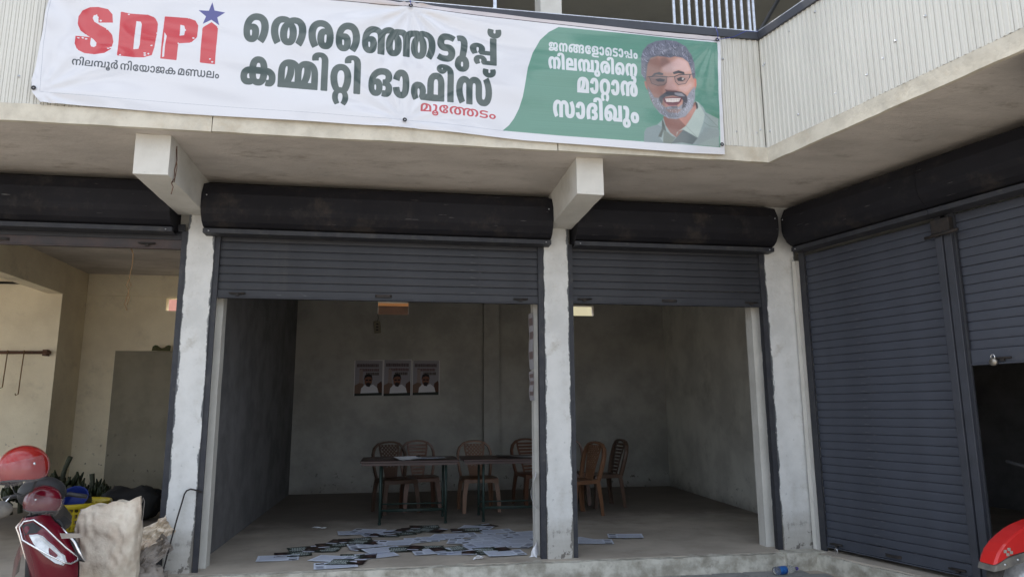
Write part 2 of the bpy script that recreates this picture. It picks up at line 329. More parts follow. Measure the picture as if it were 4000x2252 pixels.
struct('street_ground', MB().grid(lambda u, v: (-200 + 400 * u, -200 + 400 * v, -0.152), 8, 8, False), M['road'])
fl = [(-9.0, 6.42), (3.90, 6.42), xy(wing(4.3, -0.08)), (12.0, 4.0), (12.0, 12.4), (-9.0, 12.4)]
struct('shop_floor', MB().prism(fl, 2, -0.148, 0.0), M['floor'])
struct('plinth', rough_box((-9.0, 6.34, -0.18), (3.72, 6.47, -0.003), 0.05, 0.011, 3), M['plinth'])
po = thing('corner_plinth', 'rough cement base under the corner pillar where the two shop rows meet', 'plinth', (0, 0, 0)); po['kind'] = 'structure'
rough_box((3.60, 6.30, -0.18), (4.00, 6.47, 0.008), 0.05, 0.009, 5).obj('base_block', M['plinth'], po)
wp = rough_box((0.06, -0.15, -0.18), (4.3, -0.02, -0.012), 0.06, 0.010, 9)
tag(wp.obj('wing_plinth', M['plinth'], loc=(4.0, 6.5, 0), rz=WA), kind='structure')

pv = thing('pavement', None, None); pv['kind'] = 'structure'
pm_ = []
for q in range(3):
    d = [rnd.uniform(-.004, .004) for _ in range(8)]
    pm_.append(MB().cbox((0, 0, -0.03), (0.292, 0.142, 0.006), 0.006).mesh('paver', M['paver']))
for j in range(6):
    for i in range(15):
        x = 0.45 + i * 0.30 + (0.15 if j % 2 else 0); y = 6.325 - (j + 1) * 0.15
        lim = 3.86 + (6.45 - y) * 0.258 - 0.33
        if x > lim: continue
        o = bpy.data.objects.new('paver', rnd.choice(pm_)); COL.objects.link(o); o.parent = pv
        o.location = (x, y, -0.150 + rnd.uniform(-0.002, 0.003)); o.rotation_euler = (rnd.uniform(-.008, .008), rnd.uniform(-.008, .008), rnd.uniform(-.01, .01))

# canopy slab: soffit, with a line of fascia panels set on its rim
sl = [(-10, 5.27), (3.085, 5.27), xy(wing(3.4, 0.02, 0, (3.07, 5.25))), xy(wing(4.4, 0.3)), xy(wing(0, 0.12)), (-10, 6.62)]
slab = MB().prism(sl, 2, 3.402, 3.56).obj('canopy_slab', M['soffit'])
tag(slab, 'long plastered concrete canopy slab bending round the corner above the shutters', 'canopy slab', kind='structure')
for i, (a, b) in enumerate([(-10.0, -1.427), (-1.421, 1.234), (1.240, 3.071)]):
    rough_box((a, 5.238, 3.396), (b, 5.275, 3.527), 0.09, 0.0035, 20 + i).obj('fascia_panel', M['fascia'], slab)
o = rough_box((0.0, 0.0, 3.396), (3.4, 0.038, 3.527), 0.09, 0.004, 30).obj('fascia_panel', M['fascia'], slab, loc=(3.07, 5.24, 0), rz=WA)

# interior walls, ceiling and upper storey
VENTS = [(-3.83, -3.36, 2.985, 3.195), (-0.375, 0.15, 2.98, 3.208), (3.05, 3.50, 3.02, 3.207)]
struct('back_wall', wall_grid([-1.86, 9.0], [0, 3.57], VENTS[1:], 12.2, 12.35), M['wall'])
struct('left_room_back_wall', wall_grid([-5.05, -1.86], [0, 3.57], VENTS[:1], 12.2, 12.35), M['wall_cream'])
struct('left_room_side_wall', MB().box((-9.0, 11.37, 0), (-5.05, 12.35, 3.57)), M['wall_cream'])
pw = MB().box((0, 0, 0), (0.20, 5.4, 3.57)).obj('partition_wall', M['wall_dark'], loc=(-1.92, 6.8, 0)); tag(pw, kind='structure')
rw = MB().prism([(0, 0), (0.28, 5.55), (0.5, 5.55), (0.28, 0)], 2, 0, 3.57).obj('right_side_wall', M['wall_light'], loc=(4.54, 6.8, 0)); tag(rw, kind='structure')
struct('room_ceiling', MB().box((-9.0, 6.62, 3.57), (5.2, 12.4, 3.72)), M['soffit'])
struct('shopfront_lintel', MB().box((-9.0, 6.64, 2.93), (3.98, 6.8, 3.57)), M['plaster'])
struct('wall_band', MB().box((-5.04, 12.17, 3.215), (-1.93, 12.2, 3.57)), M['wall_cream'])
struct('ceiling_beam', MB().box((-5.25, 6.8, 3.10), (-5.03, 11.37, 3.569)), M['wall_cream'])
colm = rough_box((0, 0, 0), (0.27, 0.14, 3.57), 0.3, 0.002, 8).obj('wall_column', M['wall'], loc=(1.465, 12.065, 0))
tag(colm, 'shallow plastered column standing out from the back wall behind the chairs', 'column')
sp = MB().box((-9.0, 6.5, 2.9), (-5.2, 6.8, 3.57)); struct('far_left_lintel', sp, M['plaster'])

# room behind the right wing's shutters: side and back walls keep it dark
wr = thing('wing_room', None, None, (4.0, 6.5, 0), WA); wr['kind'] = 'structure'
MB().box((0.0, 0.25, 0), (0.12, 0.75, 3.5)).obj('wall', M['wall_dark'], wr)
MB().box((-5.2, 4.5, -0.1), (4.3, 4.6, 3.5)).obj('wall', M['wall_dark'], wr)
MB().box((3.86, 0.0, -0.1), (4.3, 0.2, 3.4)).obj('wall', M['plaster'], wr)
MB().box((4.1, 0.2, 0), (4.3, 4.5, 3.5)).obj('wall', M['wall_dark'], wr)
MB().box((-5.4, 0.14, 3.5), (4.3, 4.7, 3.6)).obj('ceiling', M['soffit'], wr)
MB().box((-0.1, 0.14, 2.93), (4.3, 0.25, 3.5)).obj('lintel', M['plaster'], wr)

# upper storey
up = [(-10, 6.6), (3.9, 6.6), xy(wing(4.2, 0.05)), (12.5, 4.5), (12.5, 12.6), (-10, 12.6)]
struct('upper_roof', MB().prism(up, 2, 6.45, 6.65), M['upper'])
struct('upper_back_wall', MB().box((-10, 12.2, 3.73), (12, 12.4, 6.45)), M['upper'])
struct('upper_floor', MB().prism([(-10, 6.64), (4.1, 6.64), xy(wing(4.3, 0.14)), (12, 4.2), (12, 12.2), (-10, 12.2)], 2, 3.721, 3.78), M['upper'])
uw = MB().box((0.9, 0.9, 3.79), (4.2, 1.05, 6.449)).obj('upper_wing_wall', M['upper_light'], loc=(4.0, 6.5, 0), rz=WA); tag(uw, kind='structure')
struct('upper_beam', MB().box((-10, 8.7, 6.10), (6.0, 8.95, 6.449)), M['upper'])
tag(MB().box((-10, 9.95, 3.79), (-9.8, 12.2, 6.44)).obj('upper_end_wall', M['upper']), kind='structure')
up1 = rough_box((0, 0, 0), (0.225, 0.30, 2.9), 0.15, 0.002, 33).obj('upper_pillar', M['plaster'], loc=(1.375, 6.5, 3.55))
tag(up1, 'pale upper storey pillar rising behind the balcony rail above the banner', 'pillar')
t = MB().tube([(3.9, 6.2, 5.62), (3.2, 6.0, 4.55), (2.85, 5.9, 4.0)], 0.022).obj('conduit_pipe', M['black']); tag(t, 'black conduit pipe slanting behind the upper balcony bars', 'pipe')
t = MB().tube([(3.55, 5.05, 5.3), (3.47, 4.95, 4.8), (3.50, 4.9, 4.1)], 0.013).obj('garden_hose', M['hose']); tag(t, 'thin green hose hanging behind the upper balcony rail at the corner', 'hose')

# ------------------------------------------------------------------ pillars and beams
def pillar(x0, x1, y0, y1, z1, label, seed, group='pillars between the shop shutters'):
    w = x1 - x0
    if round(w, 3) not in PM: PM[round(w, 3)] = pillar_mat('pillar_plaster', w)
    o = rough_box((0, 0, 0), (w, y1 - y0, z1), 0.055, 0.0035, seed).obj('pillar', PM[round(w, 3)], loc=(x0, y0, -0.004))
    return tag(o, label, 'pillar', group)
pillar(-1.905, -1.672, 6.5, 6.8, 3.45, 'whitewashed pillar with a bent iron rod leaning on it, left of the open room', 41)
pillar(1.372, 1.617, 6.5, 6.8, 3.45, 'whitewashed pillar standing between the two open bays of the room', 42)
pillar(3.69, 4.03, 6.5, 6.8, 3.42, 'broad whitewashed corner pillar between the open room and the closed wing shutter', 43)
pillar(-5.25, -5.0, 6.5, 6.8, 3.45, 'whitewashed pillar at the far left beyond the red helmets', 44)
def jamb(x0, x1, label):
    tag(rough_box((0, 0, 0), (x1 - x0, 0.13, 2.93), 0.1, 0.002, 50).obj('wall_jamb', M['plaster'], loc=(x0, 6.67, 0)), label, 'jamb', 'plaster jambs behind the shutter guides')
jamb(-1.671, -1.60, 'narrow grey plaster jamb just inside the left pillar of the open room')
jamb(1.297, 1.371, 'narrow cream plaster jamb on the left side of the middle pillar, with notices pasted on it')
jamb(3.60, 3.689, 'narrow pale plaster jamb just inside the corner pillar')

def beam(x0, x1, label, seed):
    o = rough_box((0, 0, 0), (x1 - x0, 1.125, 0.315), 0.07, 0.003, seed).obj('concrete_beam', M['plaster'], loc=(x0, 5.378, 3.086))
    return tag(o, label, 'beam', 'cantilever beams under the canopy')
beam(-2.0, -1.75, 'square ended cantilever beam above the left pillar with a rusty wire on its side', 61)
beam(1.425, 1.655, 'square ended cantilever beam above the middle pillar', 62)
o = rough_box((0, 0, 0), (0.25, 1.1, 0.36), 0.07, 0.003, 63).obj('concrete_beam', M['plaster'], loc=wing(2.04, 0.04, 3.04, (3.07, 5.25)), rz=WA)
tag(o, 'cantilever beam under the right wing canopy, cut by the right edge of the photo', 'beam', 'cantilever beams under the canopy')
t = MB().tube([(-1.742, 5.50, 3.36), (-1.736, 5.51, 3.25), (-1.744, 5.50, 3.17), (-1.735, 5.49, 3.10), (-1.75, 5.47, 3.05), (-1.732, 5.46, 3.02), (-1.742, 5.46, 2.96)], 0.004, 6)
t.tube([(-1.745, 5.50, 3.34), (-1.738, 5.53, 3.2), (-1.736, 5.49, 3.07), (-1.745, 5.45, 3.05), (-1.738, 5.47, 3.08)], 0.003, 6)
tag(t.obj('rusty_wire', M['rust']), 'short rusty tangle of wire hanging on the side of the left beam', 'wire')

# ------------------------------------------------------------------ roller shutters
PITCH = 0.074
HOOD = [(-0.015, 3.398), (-0.195, 3.325), (-0.247, 3.225), (-0.247, 3.095), (-0.235, 3.045), (-0.19, 2.985), (-0.14, 2.955), (-0.095, 2.945), (-0.095, 2.925), (0.10, 2.925), (0.10, 3.398)]
def shutter(label, loc, rz, x0, x1, h0, h1, zb, rail_h, group, old=False, guides=None, handles=(0.5,), bolts=(0.06, 0.94), ztop=2.94):
    t = thing('roller_shutter', label, 'shutter', loc, rz, group)
    MB().prism(HOOD, 0, h0, h1).obj('hood', M['hood'], t)
    lip = MB().box((h0 + 0.0, -0.135, 2.895), (h1, -0.085, 2.935)); lip.box((h0, -0.085, 2.895), (h1, 0.02, 2.902)); lip.obj('hood_lip', M['guide'], t)
    for hx in ((h0 + 0.05,) if abs(h1 - 1.60) < .01 else ((h1 - 0.05,) if abs(h0 - 1.603) < .01 else (h0 + 0.05, h1 - 0.05))):
        MB().lathe([(0, 0.006), (0.006, 0.004), (0.007, 0)], n=8).xf(Matrix.Translation((hx, -0.275, 3.2)) @ Matrix.Rotation(math.pi / 2, 4, 'X')).obj('rivet', M['galv'], t)
        MB().lathe([(0, 0.006), (0.006, 0.004), (0.007, 0)], n=8).xf(Matrix.Translation((hx, -0.135, 2.913)) @ Matrix.Rotation(math.pi / 2, 4, 'X')).obj('rivet', M['galv'], t)
    prof = [(0.050, 0.0), (0.0455, 0.0025), (0.0435, 0.020), (0.0435, 0.055), (0.0455, 0.0685), (0.050, 0.0705), (0.056, 0.0705), (0.056, 0.074), (0.060, 0.074), (0.060, 0.0)]
    SMAT = M['slat'] if abs(rz) < .1 else M['slat_wing']
    me = MB().prism(prof, 0, x0, x1).mesh('slat', SMAT)
    z = zb + rail_h
    while z < ztop:
        o = bpy.data.objects.new('slat', me); COL.objects.link(o); o.parent = t; o.location = (0, rnd.uniform(-.0012, .0012), z); o.rotation_euler = (0, rnd.uniform(-.0006, .0006), 0); z += PITCH
    br = MB().cbox((x0, 0.030, zb + 0.012), (x1, 0.060, zb + rail_h - 0.003), 0.003); br.cbox((x0, 0.018, zb), (x1, 0.066, zb + 0.012), 0.002)
    rail = br.obj('bottom_rail', M['rail_old'] if old else SMAT, t)
    for g in guides or ((x0 - 0.075, x0 + 0.012), (x1 - 0.012, x1 + 0.061)):
        MB().box((g[0], 0.012, 0.0), (g[1], 0.028, 2.935)).box((g[0], 0.028, 0.0), (g[0] + 0.012 if g[0] < x0 else g[1], 0.075, 2.935)).obj('guide', M['guide'], t)
    W = x1 - x0
    for h in handles:
        c = x0 + W * h
        hm = MB().sweep([(c - 0.075, 0.028, zb + 0.045), (c - 0.06, 0.012, zb + 0.045), (c + 0.06, 0.012, zb + 0.045), (c + 0.075, 0.028, zb + 0.045)], [(-0.003, -0.012), (0.003, -0.012), (0.003, 0.012), (-0.003, 0.012)])
        hm.obj('handle', M['iron'], t)
    for h in bolts:
        c = x0 + W * h
        bm_ = MB().box((c - 0.055, 0.014, zb + 0.036), (c + 0.055, 0.028, zb + 0.052)); bm_.tube([(c - 0.07, 0.008, zb + 0.044), (c + 0.07, 0.008, zb + 0.044)], 0.007)
        bm_.box((c - 0.015, 0.008, zb + 0.02), (c + 0.015, 0.024, zb + 0.036)); bm_.obj('lock_bolt', M['iron'], t)
    return t
MS = 'roller shutters along the shop row'
shutter('slate roller shutter rolled almost fully up over the left shop behind the red helmets', (0, 6.5, 0), 0, -4.95, -1.945, -4.98, -2.003, 2.770, 0.09, MS, old=True, handles=(0.18, 0.5), bolts=(0.06, 0.90))
shutter('slate roller shutter pulled half up above the tables in the middle bay', (0, 6.5, 0), 0, -1.628, 1.322, -1.745, 1.422, 2.336, 0.080, MS, guides=((-1.671, -1.625), (1.320, 1.371)))
shutter('slate roller shutter pulled half up over the bay right of the middle pillar', (0, 6.5, 0), 0, 1.660, 3.645, 1.66, 3.73, 2.350, 0.080, MS, guides=((1.618, 1.664), (3.640, 3.689)))
wloc = (4.0, 6.5, 0)
shutter('fully closed blue grey roller shutter beside the corner pillar', wloc, WA, 0.13, 1.56, 0.13, 1.60, 0.035, 0.10, MS, guides=((0.075, 0.142), (1.548, 1.60)), handles=(0.5,), bolts=(0.09, 0.9), ztop=2.85)
shutter('blue grey roller shutter with a hanging padlock, raised part way over a dark doorway', wloc, WA, 1.70, 3.80, 1.603, 3.86, 1.655, 0.125, MS, guides=((1.66, 1.712), (3.79, 3.84)), handles=(0.6,), bolts=(0.12,), ztop=2.85)
dp = thing('divider_post', 'tall blue grey steel post between the closed shutter and the half open one', 'post', wloc, WA)
MB().cbox((1.565, -0.035, 0.0), (1.625, 0.035, 2.80), 0.003).obj('channel', M['frame_dark'], dp)
MB().cbox((1.630, -0.020, 0.0), (1.695, 0.040, 2.80), 0.003).obj('channel', M['frame_dark'], dp)
MB().cbox((1.55, -0.055, 2.74), (1.71, 0.0, 2.86), 0.004).tube([(1.50, -0.06, 2.72), (1.78, -0.06, 2.735)], 0.014).obj('clamp', M['iron'], dp)
pl_ = thing('padlock', 'round steel padlock hanging from the bolt of the half open shutter', 'padlock', wing(1.90, -0.012, 1.67), WA)
MB().lathe([(0, -0.011), (0.026, -0.011), (0.029, -0.006), (0.029, 0.006), (0.026, 0.011), (0, 0.011)], n=20).xf(Matrix.Rotation(math.pi / 2, 4, 'X')).obj('lock_body', M['brass'], pl_)
MB().tube([(-0.014, 0, 0.022), (-0.014, 0, 0.045), (-0.006, 0, 0.057), (0.006, 0, 0.057), (0.014, 0, 0.045), (0.014, 0, 0.022)], 0.0035, 8).obj('shackle', M['chrome'], pl_)
p2 = thing('padlock', 'small padlock at the foot of the closed shutter near the corner pillar', 'padlock', wing(0.29, -0.02, -0.01), WA)
MB().cbox((-0.018, -0.02, -0.035), (0.018, 0.0, 0.0), 0.003).obj('lock_body', M['chrome'], p2)
MB().tube([(-0.012, -0.01, 0), (-0.012, -0.01, 0.055), (0, -0.01, 0.07), (0.012, -0.01, 0.055), (0.012, -0.01, 0)], 0.003, 8).obj('shackle', M['chrome'], p2)
t = rough_box((0, 0, 0), (0.045, 0.05, 2.82), 0.08, 0.003, 71).obj('white_trim', M['plaster'], loc=wing(0.022, -0.03, 0.0), rz=WA)
tag(t, 'thin chipped white strip between the corner pillar and the closed shutter', 'trim')

# ------------------------------------------------------------------ balcony front
def rib_sheet(x0, x1, z0, z1, y=0.0, pitch=0.048):
    n = max(1, int(round((x1 - x0) / pitch))); p = (x1 - x0) / n; pts = []
    for i in range(n):
        a = x0 + i * p
        pts += [(a, 0), (a + p * 0.30, 0.0), (a + p * 0.38, -0.0065), (a + p * 0.54, -0.0065), (a + p * 0.62, 0.0), (a + p * 0.90, 0.001), (a + p * 0.93, 0.006), (a + p * 0.98, 0.006)]
    pts.append((x1, 0))
    mb = MB(); k = len(pts)
    vs = [(a, y + b, z0) for a, b in pts] + [(a, y + b, z1) for a, b in pts] + [(a, y + b + 0.0012, z0) for a, b in pts] + [(a, y + b + 0.0012, z1) for a, b in pts]
    fs = [(i, i + 1, k + i + 1, k + i) for i in range(k - 1)] + [(2 * k + i, 3 * k + i, 3 * k + i + 1, 2 * k + i + 1) for i in range(k - 1)]
    return mb.add(vs, fs)
def balcony(label, loc, rz, L0, L1, bars, group, sheet_w=1.0, screws=()):
    t = thing('balcony_railing', label, 'balcony', loc, rz, group)
    x = L0; 
    while x < L1 - 0.01:
        x2 = min(x + sheet_w, L1); rib_sheet(x, x2, 3.535 - rnd.uniform(0, .012), 4.53).obj('cladding_sheet', M['cladding'], t); x = x2 - 0.012 if x2 < L1 else x2
    MB().cbox((L0, -0.022, 4.522), (L1, 0.045, 4.596), 0.003).obj('rail', M['frame_dark'], t)
    MB().cbox((L0, -0.018, 4.597), (L1, 0.030, 4.606), 0.002).obj('rail_cap', M['galv'], t)
    me = MB().cbox((-0.0105, 0.0, 4.607), (0.0105, 0.021, 5.46), 0.002).mesh('bar', M['galv'])
    for b in bars:
        o = bpy.data.objects.new('bar', me); COL.objects.link(o); o.parent = t; o.location = (b, 0, 0)
    if bars: MB().cbox((min(bars) - 0.02, -0.005, 5.461), (max(bars) + 0.02, 0.03, 5.50), 0.003).obj('top_rail', M['galv'], t)
    sm = MB().lathe([(0, 0.008), (0.005, 0.007), (0.006, 0.003), (0.011, 0.002), (0.011, 0)], n=10).xf(Matrix.Rotation(math.pi / 2, 4, 'X')).mesh('screw', M['galv'])
    for a, z in screws:
        o = bpy.data.objects.new('screw', sm); COL.objects.link(o); o.parent = t; o.location = (a, -0.001, z)
    return t
bars = [2.298 + 0.0705 * i for i in range(11)] + [3.045]
balcony('ivory ribbed sheet balcony front behind the election banner', (0, 5.25, 0), 0, -9.0, 3.066, bars, 'balcony fronts', screws=[(-2.78, 3.74), (2.72, 4.32), (2.80, 3.66), (2.99, 3.66), (3.03, 3.69), (2.35, 4.4), (-3.05, 4.3)])
MB().cbox((0.71, 5.245, 4.607), (0.738, 5.273, 5.5), 0.003).obj('balcony_post', M['galv'])
tag(bpy.data.objects['balcony_post'], 'single bright steel post above the middle of the banner', 'post')
sc = [(0.03, 4.27), (0.05, 4.28), (0.06, 3.66), (0.35, 4.43), (0.37, 3.68), (0.62, 4.45), (0.74, 3.70), (1.02, 3.72), (1.16, 3.78), (1.27, 3.86), (1.50, 3.92), (1.66, 4.02)]
balcony('ivory ribbed sheet balcony front of the right wing', (3.07, 5.25, 0), WA, 0.004, 3.4, [], 'balcony fronts', screws=sc)

